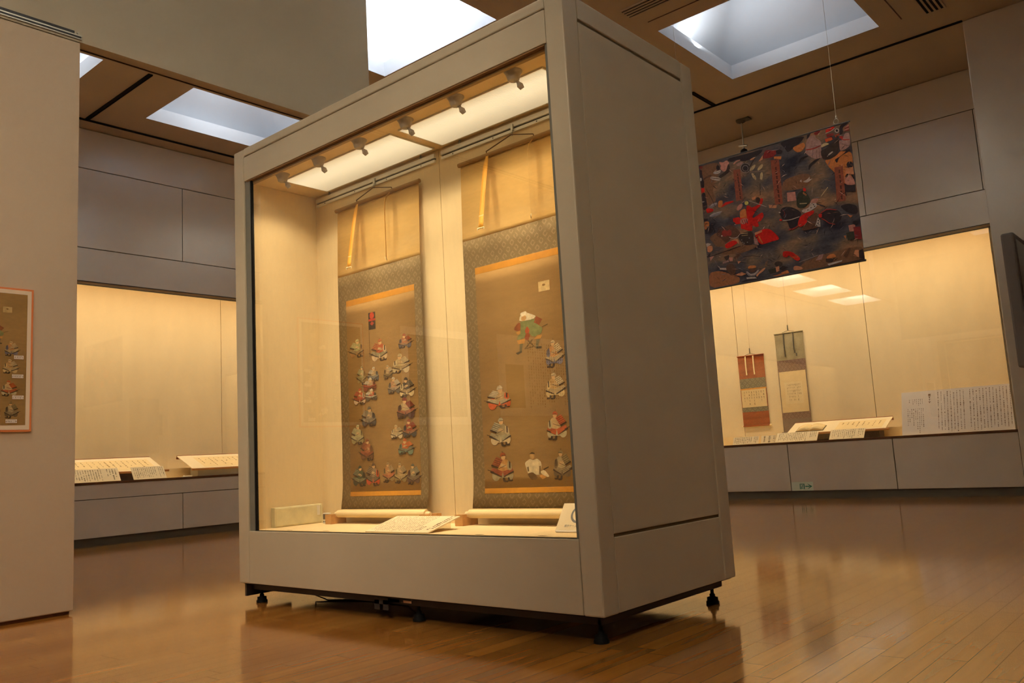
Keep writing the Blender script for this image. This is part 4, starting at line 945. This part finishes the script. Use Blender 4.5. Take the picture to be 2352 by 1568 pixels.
# ------------------------------------------------------------------ hanging banner
YB = 4.97
bn = thing('hanging_banner', 'dark printed banner of a mounted battle hanging from the ceiling', 'banner', (-1.29, YB, 2.387))
bm_ = MB(); nx = 24
X0, X1, Z0, Z1 = -2.21, -.374, 2.389, 3.714
def wav(x): return 0.0016*math.sin(x*5.0+.6)
vs = []
for i in range(nx+1):
    x = X0+(X1-X0)*i/nx
    for z in (Z0, Z1): vs += [(x, YB+wav(x), z), (x, YB+wav(x)+.002, z)]
fs = []
for i in range(nx):
    b = 4*i; fs += [(b, b+4, b+6, b+2), (b+1, b+3, b+7, b+5), (b, b+1, b+5, b+4), (b+2, b+6, b+7, b+3)]
fs += [(0, 2, 3, 1), (4*nx, 4*nx+1, 4*nx+3, 4*nx+2)]
bm_.quads(vs, fs, 0, False)
BAN = '6b452f,63,1708,286,1698,286,1591,183,1415,226,1303,151,1255,100,1293,103,1548,87,1614;b5642f,1363,1415,1412,1406,1486,1431,1521,1463,1621,1425,1616,1298,1614,1117,1528,1125,1446,1266,1388,1347;8f5433,62,566,190,562,330,492,403,449,383,394,55,392;6b452f,97,926,193,970,234,901,279,822,285,776,173,824,154,848;6b452f,286,781,471,767,548,766,635,733,516,704,413,696,206,723;6b452f,1061,480,1259,521,1519,532,1622,520,1622,400,1298,396,977,414;6b452f,942,1325,1064,1341,1190,1335,1229,1269,1156,1189,922,1220;15121a,62,1667,91,1662,83,1574,102,1538,98,1467,60,1472,61,1549;a81208,59,1470,98,1467,99,1421,60,1418;15121a,62,1417,103,1415,105,1343,113,1290,113,1234,61,1229,60,1339;b5a9a4,78,1563,75,1554,70,1548,64,1548,58,1552,55,1559,54,1569,56,1577,61,1583,67,1584,73,1580,77,1572;b5a9a4,54,1330,89,1321,63,1315;6f0f12,103,1687,100,1680,91,1677,79,1678,68,1683,60,1691,58,1699,62,1706,71,1709,82,1708,93,1703,101,1695;4a2d22,97,1545,94,1571,189,1592,192,1566,131,1561;241c1b,269,1525,277,1548,365,1580,386,1685,405,1609,395,1562,372,1548,290,1519;b5a9a4,181,1568,270,1535,300,1511,271,1494,173,1540;4a2d22,179,1550,273,1513,293,1505,295,1511,274,1519,181,1557;b5a9a4,209,1602,255,1605,304,1607,296,1578,252,1572,216,1587;77747c,214,1590,260,1585,301,1590,299,1596,258,1591,213,1596;b5766a,291,1697,332,1675,376,1693,404,1650,381,1636,360,1581,328,1577,294,1619,308,1646,294,1670;15121a,292,1630,288,1617,279,1609,269,1608,259,1615,253,1627,252,1641,256,1654,264,1662,274,1663,284,1657,290,1645;15121a,380,1682,409,1704,498,1699,616,1695,768,1696,755,1666,681,1632,557,1622,484,1663,435,1651;b5766a,436,1631,483,1659,524,1654,518,1646,484,1643,454,1624;93706c,469,1617,506,1627,552,1624,535,1604,492,1590;77747c,622,1540,613,1516,591,1502,563,1502,537,1517,519,1541,514,1569,524,1594,546,1607,574,1607,600,1592,618,1568;241c1b,617,1541,609,1519,589,1507,564,1507,540,1520,524,1542,519,1568,528,1590,548,1602,573,1602,597,1589,613,1567;77747c,601,1541,595,1526,582,1518,565,1518,549,1527,538,1542,535,1559,541,1574,554,1582,571,1582,587,1573,598,1558;15121a,596,1542,591,1530,580,1523,565,1523,552,1530,543,1543,541,1557,546,1570,557,1577,571,1576,584,1569,593,1557;241c1b,675,1642,611,1556,623,1546,688,1632;7c3626,437,1565,512,1560,513,1237,436,1236;3a1a14,468,1527,488,1527,484,1505,492,1490,467,1500,476,1512;3a1a14,469,1486,489,1485,485,1464,494,1449,469,1458,478,1471;3a1a14,470,1445,490,1444,487,1423,495,1408,471,1417,479,1430;3a1a14,471,1403,491,1403,488,1381,496,1367,472,1376,480,1389;3a1a14,472,1362,493,1362,490,1340,497,1326,474,1334,481,1348;3a1a14,473,1321,494,1321,491,1299,498,1285,475,1293,482,1307;3a1a14,474,1280,495,1280,493,1258,499,1244,477,1252,483,1266;b09a72,675,1559,677,1549,670,1535,657,1521,641,1510,626,1505,617,1508,615,1518,621,1532,634,1546,650,1557,665,1562;b09a72,754,1541,756,1531,749,1517,736,1504,719,1494,704,1490,695,1493,693,1503,700,1516,714,1530,730,1540,745,1544;b09a72,668,1403,658,1406,646,1420,635,1439,628,1460,626,1477,631,1484,640,1481,652,1468,663,1448,671,1427,672,1411;b09a72,720,1388,714,1396,711,1413,713,1433,719,1452,727,1464,736,1467,742,1459,745,1443,743,1422,738,1403,729,1391;93706c,531,1513,607,1498,770,1468,770,1472,607,1502,531,1517;15121a,702,1356,692,1236,700,1235,710,1354;7c3626,836,1559,923,1545,917,1094,838,1104;3a1a14,870,1530,894,1529,887,1506,895,1492,869,1501,878,1514;3a1a14,870,1483,894,1481,887,1459,895,1444,870,1454,878,1466;3a1a14,870,1435,894,1434,888,1411,895,1397,870,1406,878,1419;3a1a14,870,1388,894,1386,888,1364,895,1350,871,1359,878,1371;3a1a14,870,1340,894,1339,889,1316,895,1302,871,1311,878,1324;3a1a14,870,1293,894,1292,889,1269,895,1255,872,1264,878,1277;3a1a14,870,1246,894,1245,890,1222,895,1208,872,1216,878,1229;3a1a14,870,1199,894,1197,890,1174,895,1161,873,1169,878,1182;3a1a14,870,1152,894,1150,891,1127,895,1114,873,1122,878,1135;c07a55,625,1628,672,1640,670,1621,633,1614;c07a55,711,1580,762,1634,757,1591,732,1584;6f0f12,753,1597,785,1662,806,1676,920,1638,897,1605,866,1585,822,1588;b5a9a4,814,1647,844,1653,931,1643,931,1646,843,1657,812,1651;15121a,966,1610,960,1600,947,1594,930,1596,914,1604,903,1616,900,1629,905,1640,918,1645,935,1643,952,1635,963,1623;b5642f,876,1587,952,1570,944,1539,873,1564;a81208,265,1218,312,1257,406,1253,412,1237,319,1225,270,1209;b5642f,243,1288,288,1285,289,1242,264,1208,229,1226;77747c,128,1251,175,1280,228,1277,226,1252,148,1228;b5a9a4,135,1244,180,1266,228,1265,227,1270,178,1271,132,1249;a81208,91,1234,122,1242,179,1218,177,1193,106,1185;77747c,125,1155,170,1180,277,1175,241,1138,139,1139;b5a9a4,131,1151,186,1163,272,1168,271,1174,184,1169,129,1157;15121a,115,1446,167,1336,202,1229,208,1230,172,1338,120,1448;1c2640,500,1201,567,1209,581,1176,511,1161;bdb35a,567,1187,563,1177,554,1171,543,1171,532,1176,525,1186,523,1197,527,1207,536,1213,547,1213,558,1208,565,1198;b5766a,428,1159,463,1195,505,1199,492,1153,446,1132;a81208,383,1070,450,1069,475,1010,384,1031;a81208,542,1166,572,1161,594,1129,682,1151,693,1207,722,1200,719,1167,690,1125,648,1106,596,1045,593,1016,646,1043,703,1064,714,1018,668,966,540,995,531,1109;b5642f,467,1130,530,1144,533,1079,535,996,465,1012,461,1076;4a2d22,406,1087,464,1093,462,1099,405,1092;4a2d22,408,1106,461,1113,459,1119,407,1112;c07a55,603,1234,651,1237,643,1210,612,1205;241c1b,691,1188,686,1175,676,1166,664,1165,652,1172,644,1185,642,1200,647,1214,657,1222,670,1223,681,1216,689,1203;b5a9a4,569,1208,662,1154,748,1101,751,1106,664,1158,571,1213;c07a55,773,1119,854,1095,847,1068,775,1085;a81208,383,1077,692,1005,641,988,654,927,619,925,582,957,581,894,541,903,488,935,458,941,464,999,407,997;b5766a,469,1047,539,1036,547,1009,493,978,454,1006;6f0f12,475,1039,490,987,497,988,482,1040;6f0f12,497,1034,513,982,519,983,504,1035;6f0f12,520,1029,535,977,542,978,527,1030;4a2d22,184,932,199,974,265,999,351,1015,418,955,454,903,418,852,343,878,318,843,281,837,224,903;7a1812,320,927,313,911,298,901,279,900,261,909,249,925,245,944,252,960,267,970,286,971,304,962,317,946;7a1812,358,924,353,908,342,897,329,896,316,903,308,917,306,935,311,952,322,962,335,964,348,956,356,942;b5a9a4,321,884,357,866,410,858,450,892,446,897,407,864,358,871,324,890;b5a9a4,255,914,253,911,250,908,245,908,241,910,239,914,238,918,239,922,243,924,247,924,251,922,254,918;241c1b,419,856,443,895,587,903,582,753,481,765;b09a72,458,889,529,881,529,887,458,896;b09a72,461,869,527,862,527,867,461,874;77747c,464,827,463,825,460,824,457,824,453,826,451,828,450,830,451,832,454,833,457,833,461,832,463,829;77747c,522,790,520,788,518,787,514,788,511,789,508,791,508,793,509,795,512,796,515,796,519,795,521,793;77747c,486,788,485,786,482,785,478,785,475,787,472,789,472,791,473,793,476,794,479,794,483,793,485,791;77747c,546,829,545,827,542,826,538,826,535,828,533,830,532,832,533,834,536,835,539,835,543,834,545,831;77747c,472,801,470,799,468,798,464,798,461,800,458,802,458,804,459,806,461,807,465,807,469,805,471,803;a81208,593,863,686,891,763,878,862,751,770,747,655,733,620,789;c07a55,599,871,680,882,678,863,601,846;93706c,588,839,621,798,630,738,587,757;b5642f,629,832,665,747,677,751,641,836;a81208,268,819,344,843,401,836,413,804,311,771,275,783;c07a55,334,845,419,856,427,791,408,805,396,837;b5642f,60,1106,114,1104,121,1062,90,1023,62,1019;15121a,62,1014,149,1076,182,973,63,973;15121a,63,1141,106,1131,104,1111,60,1111;c07a55,73,845,131,838,132,788,98,770,67,786;b5a9a4,59,871,81,876,123,857,66,834;b5766a,88,726,142,726,94,680;15121a,61,757,102,759,93,725,61,722;15121a,89,723,441,765,440,772,87,730;b5766a,302,679,343,671,339,632,308,636;4a2d22,268,606,332,614,372,547,340,485,291,514,259,564;4a2d22,347,665,412,691,434,706,432,677,372,645;241c1b,246,695,304,703,307,678,272,645;b5a9a4,188,592,260,578,263,553,191,572;93706c,230,644,294,653,297,630,228,627;15121a,192,634,353,619,483,584,484,589,354,624,192,639;c07a55,345,486,424,503,472,475,420,465;15121a,450,654,560,642,666,606,667,611,561,646,450,659;c07a55,390,622,430,614,397,591;77747c,476,508,507,468,563,468,601,499,612,483,570,440,500,443,470,480;b5a9a4,480,495,515,454,563,453,602,487,597,492,560,459,518,460,485,499;4a2d22,494,534,583,517,559,478,519,481;b5642f,495,543,526,552,580,541,583,517,498,523;b5a9a4,469,439,559,430,577,412,472,422;c07a55,565,439,645,495,681,503,658,474,595,443,588,425;6b452f,667,515,687,564,712,568,691,506;15121a,712,580,752,549,742,545,745,541,756,552,715,585;241c1b,855,502,848,490,832,482,810,483,789,491,775,504,770,519,777,532,794,539,816,538,837,530,851,517;c07a55,776,485,816,491,816,444,786,435;b5642f,707,426,758,403,854,418,852,400,775,392;1e241b,702,475,781,479,781,432,717,429;15121a,383,394,467,423,586,401,712,392,851,392,849,392,582,392;15121a,943,1707,1064,1710,1150,1708,1200,1698,1168,1660,1098,1623,1018,1584,994,1638;b5642f,1065,1623,1137,1635,1185,1645,1199,1603,1157,1558,1101,1564;93706c,1206,1620,1219,1654,1245,1684,1301,1682,1306,1643,1344,1617,1353,1577,1342,1514,1353,1450,1321,1441,1276,1449,1229,1485,1188,1535;15121a,1215,1660,1224,1705,1262,1712,1240,1676;4a2d22,1266,1546,1253,1512,1256,1458,1260,1458,1256,1511,1269,1544;4a2d22,1302,1536,1289,1501,1292,1448,1296,1448,1292,1500,1305,1534;4a2d22,1333,1527,1320,1492,1323,1440,1327,1439,1323,1491,1336,1525;93706c,1518,1565,1544,1553,1577,1617,1622,1608,1615,1482,1564,1459,1520,1458,1514,1488;4a2d22,1540,1523,1576,1496,1614,1478,1615,1481,1578,1499,1541,1526;241c1b,1338,1515,1374,1514,1441,1551,1476,1583,1517,1589,1510,1489,1487,1436,1412,1406,1351,1423,1337,1469;b5a9a4,1388,1436,1409,1462,1447,1479,1452,1466,1412,1447;b09a72,1343,1566,1390,1580,1432,1554,1377,1546,1349,1540;6f0f12,1284,1701,1317,1710,1355,1712,1346,1682,1309,1675;a81208,1403,1698,1440,1710,1486,1712,1492,1694,1445,1667,1404,1665;a81208,1389,1613,1453,1617,1463,1586,1394,1579;b5642f,1395,1599,1456,1599,1455,1606,1394,1605;b5642f,1396,1584,1459,1587,1458,1593,1395,1591;8a2a12,1480,1623,1530,1631,1528,1613,1491,1597;6f0f12,1407,1655,1474,1648,1476,1625,1409,1626;b5a9a4,1400,1663,1455,1670,1498,1690,1495,1696,1453,1676,1398,1670;b5a9a4,1409,1712,1461,1694,1462,1699,1409,1712;15121a,1531,1678,1554,1712,1619,1712,1612,1699,1561,1673,1565,1626,1532,1608;b5766a,1582,1662,1621,1696,1618,1628,1575,1636;6f0f12,1583,1652,1622,1658,1620,1670,1580,1664;6f0f12,1580,1631,1619,1630,1618,1639,1578,1640;8a1512,1195,1556,1278,1546,1349,1559,1346,1569,1277,1557,1195,1567;8a1512,1526,1587,1551,1553,1617,1536,1617,1547,1555,1562,1534,1593;8a1512,1562,1580,1559,1574,1551,1571,1541,1572,1532,1577,1525,1584,1523,1592,1527,1598,1534,1600,1544,1599,1554,1595,1560,1588;b5a9a4,1530,1655,1526,1644,1517,1638,1506,1639,1496,1645,1489,1656,1487,1668,1491,1678,1500,1684,1511,1684,1522,1677,1529,1667;241c1b,1521,1657,1519,1652,1514,1648,1507,1649,1502,1652,1498,1658,1497,1665,1499,1671,1504,1674,1510,1674,1516,1670,1520,1664;15121a,1460,1392,1510,1406,1571,1439,1564,1455,1607,1452,1614,1436,1528,1414,1495,1392,1477,1350,1466,1372;15121a,1114,1456,1137,1502,1208,1505,1215,1489,1154,1483,1122,1449;15121a,1202,1365,1212,1410,1285,1446,1339,1445,1243,1401,1211,1358;b5a9a4,1131,1261,1183,1271,1209,1297,1205,1265,1238,1268,1199,1248,1175,1240;b5a9a4,1106,1273,1124,1287,1125,1257;7c3626,1447,1317,1526,1311,1518,978,1435,984;3a1a14,1479,1285,1501,1284,1494,1263,1501,1247,1478,1258,1486,1269;3a1a14,1478,1234,1500,1233,1494,1211,1500,1196,1478,1206,1485,1218;3a1a14,1477,1183,1499,1182,1493,1160,1499,1145,1477,1155,1484,1167;3a1a14,1476,1132,1498,1131,1492,1109,1498,1094,1476,1104,1483,1116;3a1a14,1475,1081,1496,1080,1492,1058,1497,1043,1476,1053,1482,1065;3a1a14,1473,1030,1495,1029,1491,1007,1496,992,1475,1002,1481,1014;15121a,1621,1297,1615,1282,1603,1274,1588,1274,1573,1282,1564,1297,1561,1313,1567,1328,1579,1336,1594,1336,1609,1328,1618,1313;c07a55,1554,1283,1614,1276,1619,1206,1539,1228;b5766a,1533,1211,1573,1219,1617,1148,1616,1102,1528,1125;15121a,1537,1205,1556,1228,1581,1212,1548,1193;15121a,1589,1210,1615,1203,1617,1148;15121a,1527,1121,1619,1102,1616,1040,1521,1064;15121a,1456,940,1539,946,1611,908,1618,837,1572,832,1506,874;15121a,871,1008,910,1060,988,1047,1056,1003,1095,955,1069,922,1039,841,959,826,946,912,898,940;15121a,1271,930,1356,932,1437,907,1472,850,1445,792,1341,789,1274,864;1e241b,1066,1151,1124,1181,1154,1156,1190,1081,1186,1044,1104,992,1048,1033;a81208,1131,1195,1148,1198,1160,1182,1157,1156,1128,1168;b5642f,1125,1156,1160,1119,1163,1123,1129,1159;b5642f,1124,1145,1154,1113,1157,1116,1128,1149;b5766a,969,1192,1052,1182,1054,1093,966,1103;b09a72,1083,1049,1153,1036,1153,1045,1083,1059;b5a9a4,1076,987,1170,992,1186,1044,1248,1017,1245,985,1177,958,1127,948;15121a,1208,1030,1208,1027,1205,1025,1202,1024,1198,1024,1195,1026,1194,1028,1194,1031,1196,1033,1200,1034,1203,1034,1206,1032;15121a,1222,1013,1222,1010,1220,1008,1216,1007,1213,1007,1209,1008,1208,1011,1208,1013,1211,1016,1214,1017,1218,1016,1221,1015;15121a,1164,974,1164,972,1161,970,1158,969,1154,969,1151,970,1150,973,1150,975,1152,977,1156,978,1159,978,1163,977;15121a,1231,994,1231,991,1229,989,1225,988,1221,988,1218,990,1217,992,1217,995,1219,997,1223,998,1227,998,1230,996;15121a,1195,989,1195,986,1193,984,1189,983,1186,983,1183,985,1181,987,1181,990,1184,992,1187,993,1191,993,1194,991;b5766a,1186,1044,1211,1070,1274,1060,1249,1023,1217,1025;a81208,1041,863,1069,922,1127,953,1215,960,1212,928,1138,896,1133,847,1058,820;4a2d22,1133,847,1160,901,1245,936,1238,872,1255,782,1082,782,1074,811;b5a9a4,1209,803,1244,882,1262,845,1258,786;15121a,1250,848,1249,845,1246,843,1243,843,1240,845,1238,847,1237,851,1238,854,1241,856,1244,856,1247,854,1249,851;15121a,1244,822,1243,819,1241,817,1237,817,1234,819,1232,821,1232,825,1233,828,1235,830,1239,830,1242,828,1244,825;15121a,1253,804,1252,801,1249,799,1246,799,1243,800,1241,803,1241,807,1242,810,1244,811,1247,811,1250,810,1253,807;15121a,1232,803,1230,800,1228,798,1225,798,1222,800,1220,803,1219,806,1220,809,1223,811,1226,811,1229,809,1231,806;8a1512,1428,914,1341,945,1267,919,1271,909,1341,936,1426,905;8a1512,1272,861,1311,830,1340,796,1396,773,1398,781,1344,803,1316,836,1277,867;a81208,1248,914,1284,905,1281,873,1254,874;b5a9a4,897,925,975,913,1071,924,1069,932,974,921,897,933;8a1512,948,820,993,816,1049,834,1044,845,991,827,948,831;a81208,896,935,894,930,887,927,880,927,872,931,867,936,865,942,868,947,874,950,882,949,889,946,895,941;b09a72,1297,1072,1371,1143,1366,1148,1292,1077;15121a,1245,1007,1320,962,1325,971,1250,1017;b5a9a4,887,1013,886,1010,882,1009,877,1009,872,1011,868,1014,867,1017,869,1020,873,1021,878,1020,883,1018,886,1016;6a1010,905,1037,928,994,910,973,915,968,935,993,911,1040;a81208,868,628,953,611,1043,521,1002,497,922,579,909,559,862,569;b5642f,933,570,1004,559,1004,565,933,577;b5642f,958,545,1018,538,1018,545,958,552;b5766a,1516,739,1578,741,1575,673,1520,680;6f0f12,1559,713,1622,708,1622,589,1562,597;15121a,1613,743,1608,734,1597,729,1581,729,1567,736,1557,746,1554,757,1559,766,1571,771,1586,771,1600,765,1610,755;b5642f,1461,655,1486,650,1478,620;1e241b,1489,676,1555,672,1562,597,1496,600;b5642f,1513,851,1566,823,1544,807;b5642f,1287,489,1326,508,1362,501,1379,465,1285,468;241c1b,1275,470,1363,463,1333,427,1276,438;b5a9a4,1285,420,1426,429,1420,415,1299,401;93706c,1216,519,1259,521,1238,472,1179,473;4a2d22,1440,464,1499,531,1518,522,1469,442;c07a55,1531,451,1551,499,1586,492,1578,425;15121a,1585,487,1622,494,1622,400,1583,419;77747c,1019,485,1206,516,1205,522,1017,491;15121a,908,392,1245,395,1505,398,1622,403,1622,392,1243,392,1038,392;15121a,814,461,851,488,910,460,846,439;b5642f,827,420,896,435,915,404,858,399;c07a55,959,456,988,461,1045,434,1048,411,955,418'
for i, q in enumerate(BAN.split(';')):
    q = q.split(','); c = q[0].replace('_', '').ljust(6, '0')[:6]; v = [int(k)/1000 for k in q[1:]]
    pts = [(v[k]-2, v[k+1]+2) for k in range(0, len(v), 2)]
    a = sum(pts[k][0]*pts[(k+1) % len(pts)][1]-pts[(k+1) % len(pts)][0]*pts[k][1] for k in range(len(pts)))
    if a < 0: pts = pts[::-1]
    bm_.face([(x, YB+wav(x)-.0008-.00003*i, z) for x, z in smooth(pts)], 1, mute(c, .06 if c.startswith('a81') else .2, .9, (0x66, 0x4c, 0x40)))
    nb = i
rnd = random.Random(5)      # loose brush strokes over the printed scene
for k in range(420):
    x, z = rnd.uniform(X0+.03, X1-.03), rnd.uniform(Z0+.03, Z1-.03); a = rnd.uniform(-.9, .9)+(math.pi/2 if rnd.random() < .3 else 0); L = rnd.uniform(.02, .085); wd = rnd.uniform(.0012, .004)
    cv_ = rnd.uniform(-.3, .3); q = []
    for s_ in (0, .5, 1.0):
        q.append((x+L*s_*math.cos(a+cv_*s_), z+L*s_*math.sin(a+cv_*s_)))
    nx_, nz_ = -math.sin(a)*wd, math.cos(a)*wd
    pts = [q[0], (q[1][0]-nx_, q[1][1]-nz_), q[2], (q[1][0]+nx_, q[1][1]+nz_)]
    if any(not (X0 < p_[0] < X1 and Z0 < p_[1] < Z1) for p_ in pts): continue
    ar_ = sum(pts[j][0]*pts[(j+1) % 4][1]-pts[(j+1) % 4][0]*pts[j][1] for j in range(4))
    if ar_ < 0: pts = pts[::-1]
    bm_.face([(px, YB+wav(px)-.001-.00003*nb, pz_) for px, pz_ in pts], 1, rnd.choice(['15121a', '241c1b', '6b4a38', '8a6a58', '5a5560', '3a2a24', '15121a', 'a08478']))
build('cloth', bm_, [BANNERBG, PAINT], bn)
build('top_bar', MB().cyl((X0-.01, YB+.003, Z1+.004), (X1+.008, YB+.003, Z1+.004), .008, n=10), DARKSTEEL, bn)
build('bottom_bar', MB().cyl((X0-.01, YB+.003, Z0), (X1+.008, YB+.003, Z0), .010, n=10), DARKSTEEL, bn)
for hx, lb in ((-2.10, 'thin wire from the skylight curb to the left end of the battle banner'), (-.487, 'thin wire from the ceiling to the right end of the battle banner')):
    h = thing('hanging_wire', lb, 'wire', (hx, YB, 3.73), 'wires of the battle banner')
    ztop = ZC-.002 if not (SKY['right'][0] < hx < SKY['right'][1]) else ZC+.14
    build('wire', MB().cyl((hx, YB, 3.80), (hx, YB, ztop), .0016, n=6), STEEL, h)
    build('clasp', MB().lathe((hx, YB, 3.775), [(.003, 0), (.009, .01), (.007, .03), (.002, .045)], 10), STEEL, h)
    build('key_ring', MB().ring((hx, YB-.016, 3.748), .026, .0028, (0.25, 1, 0)), STEEL, h)
    build('ceiling_hook', MB().ring((hx, YB, ztop-.012), .010, .002, (0, 1, 0)), STEEL, h)

# ------------------------------------------------------------------ ceiling fittings
TRK = [('black lighting track along the left aisle ceiling beside the wall', (-8.445, -8.410, -9.0, 8.2)),
       ('short black track crossing the left aisle ceiling between two skylights', (-8.408, -6.73, 1.365, 1.415)),
       ('long black track along the back ceiling beyond the banner', (-8.3, .26, 7.155, 7.185)),
       ('short black track meeting the long back track, beside the glass case top', (-2.785, -2.735, 6.56, 7.153))]
for lb, (x0, x1, y0, y1) in TRK:
    tk = MB(); z0 = ZC-.016
    if x1-x0 > y1-y0: tk.box(x0, x1, y0, y0+.008, z0, ZC-.001); tk.box(x0, x1, y1-.008, y1, z0, ZC-.001); tk.box(x0, x1, y0+.008, y1-.008, ZC-.006, ZC-.001)
    else: tk.box(x0, x0+.008, y0, y1, z0, ZC-.001); tk.box(x1-.008, x1, y0, y1, z0, ZC-.001); tk.box(x0+.008, x1-.008, y0, y1, ZC-.006, ZC-.001)
    solo('lighting_track', tk, RUBBER, lb, 'lighting track', loc=((x0+x1)/2, (y0+y1)/2, ZC))
def vent(label, x0, x1, y0, y1, along, n_):
    v = thing('air_vent', label, 'vent', ((x0+x1)/2, (y0+y1)/2, ZC))
    build('backing', MB().box(x0, x1, y0, y1, ZC-.003, ZC-.001), RUBBER, v)
    for k in range(n_+1):
        if along == 'X':
            c = y0+(y1-y0)*k/n_; build('slat', MB().box(x0, x1, c-.010, c+.010, ZC-.012, ZC-.003), CEIL, v)
        else:
            c = x0+(x1-x0)*k/n_; build('slat', MB().box(c-.010, c+.010, y0, y1, ZC-.012, ZC-.003), CEIL, v)
vent('slotted air vent in the ceiling above the right end of the glass case', -2.27, -.40, 4.18, 4.37, 'X', 4)
vent('slotted air vent in the ceiling at the upper right, beside the banner skylight', .012, .205, 4.95, 6.70, 'Y', 4)
struct('trim_2', MB().box(-2.19, -.215, 4.585, 4.597, ZC-.004, ZC-.0005), BROWNTRIM)
struct('trim_3', MB().box(-.221, -.209, 4.60, 6.62, ZC-.004, ZC-.0005), BROWNTRIM)
sp = thing('ceiling_spotlight', 'small spotlight on a drop rod from the back ceiling, behind the banner', 'spotlight', (-2.755, 7.94, ZC))
build('ceiling_plate', MB().box(-2.80, -2.62, 7.88, 8.0, ZC-.02, ZC-.001).lathe((-2.76, 7.94, ZC-.03), [(.07, .029), (.06, .0), (.02, -.02)], 16), KICK, sp)
build('drop_rod', MB().cyl((-2.755, 7.94, ZC-.04), (-2.755, 7.94, 4.93), .010, n=10), STEEL, sp)
build('knuckle', MB().cyl((-2.82, 7.94, 4.925), (-2.70, 7.94, 4.900), .018, n=10).cyl((-2.755, 7.94, 4.945), (-2.755, 7.94, 4.86), .014, n=10), STEEL, sp)
build('lamp_head', MB().lathe((-2.755, 7.94, 4.66), [(.05, 0), (.055, .02), (.055, .15), (.045, .19), (.015, .21)], 18), BLACK, sp)

# ------------------------------------------------------------------ wall display at the right edge, panel behind the camera
md = thing('wall_display', 'dark upright display screen edge-on at the right edge of the picture', 'screen', (.55, 6.8, 1.36))
build('housing', MB().box(.473, .590, 6.40, 7.10, 1.365, 2.684), DISPLAYG, md, bevel=.02)
build('screen', MB().box(.590, .594, 6.455, 7.06, 1.43, 2.62), SCREEN, md)
build('wall_bracket', MB().box(.50, .56, 7.10, 7.188, 1.8, 2.3), BLACK, md)
tp = MB().box(-3.479, -3.470, -4.52, -3.30, 1.20, 2.02)
text_marks(tp, lambda u, v: (-3.4695, u, v), -4.45, -3.75, 1.96, 1.28, 18, seed=51, fill=(.8, 1.0), gl=.03, glyph=.55)
tp.box(-3.470, -3.469, -3.68, -3.40, 1.28, 1.72, 2)
solo('text_poster', tp, [WHITEB, INK, SILK], 'white text poster further along the partition, outside the picture', 'poster', loc=(-3.475, -3.9, 1.2))
tp = MB().box(-3.479, -3.470, -2.90, -2.02, 1.12, 2.0); tp.box(-3.470, -3.4688, -2.82, -2.10, 1.19, 1.93, 1)
solo('picture_poster', tp, [WHITEB, BROC_V], 'dark picture poster with white border along the partition, outside the picture', 'poster', loc=(-3.475, -2.46, 1.12))
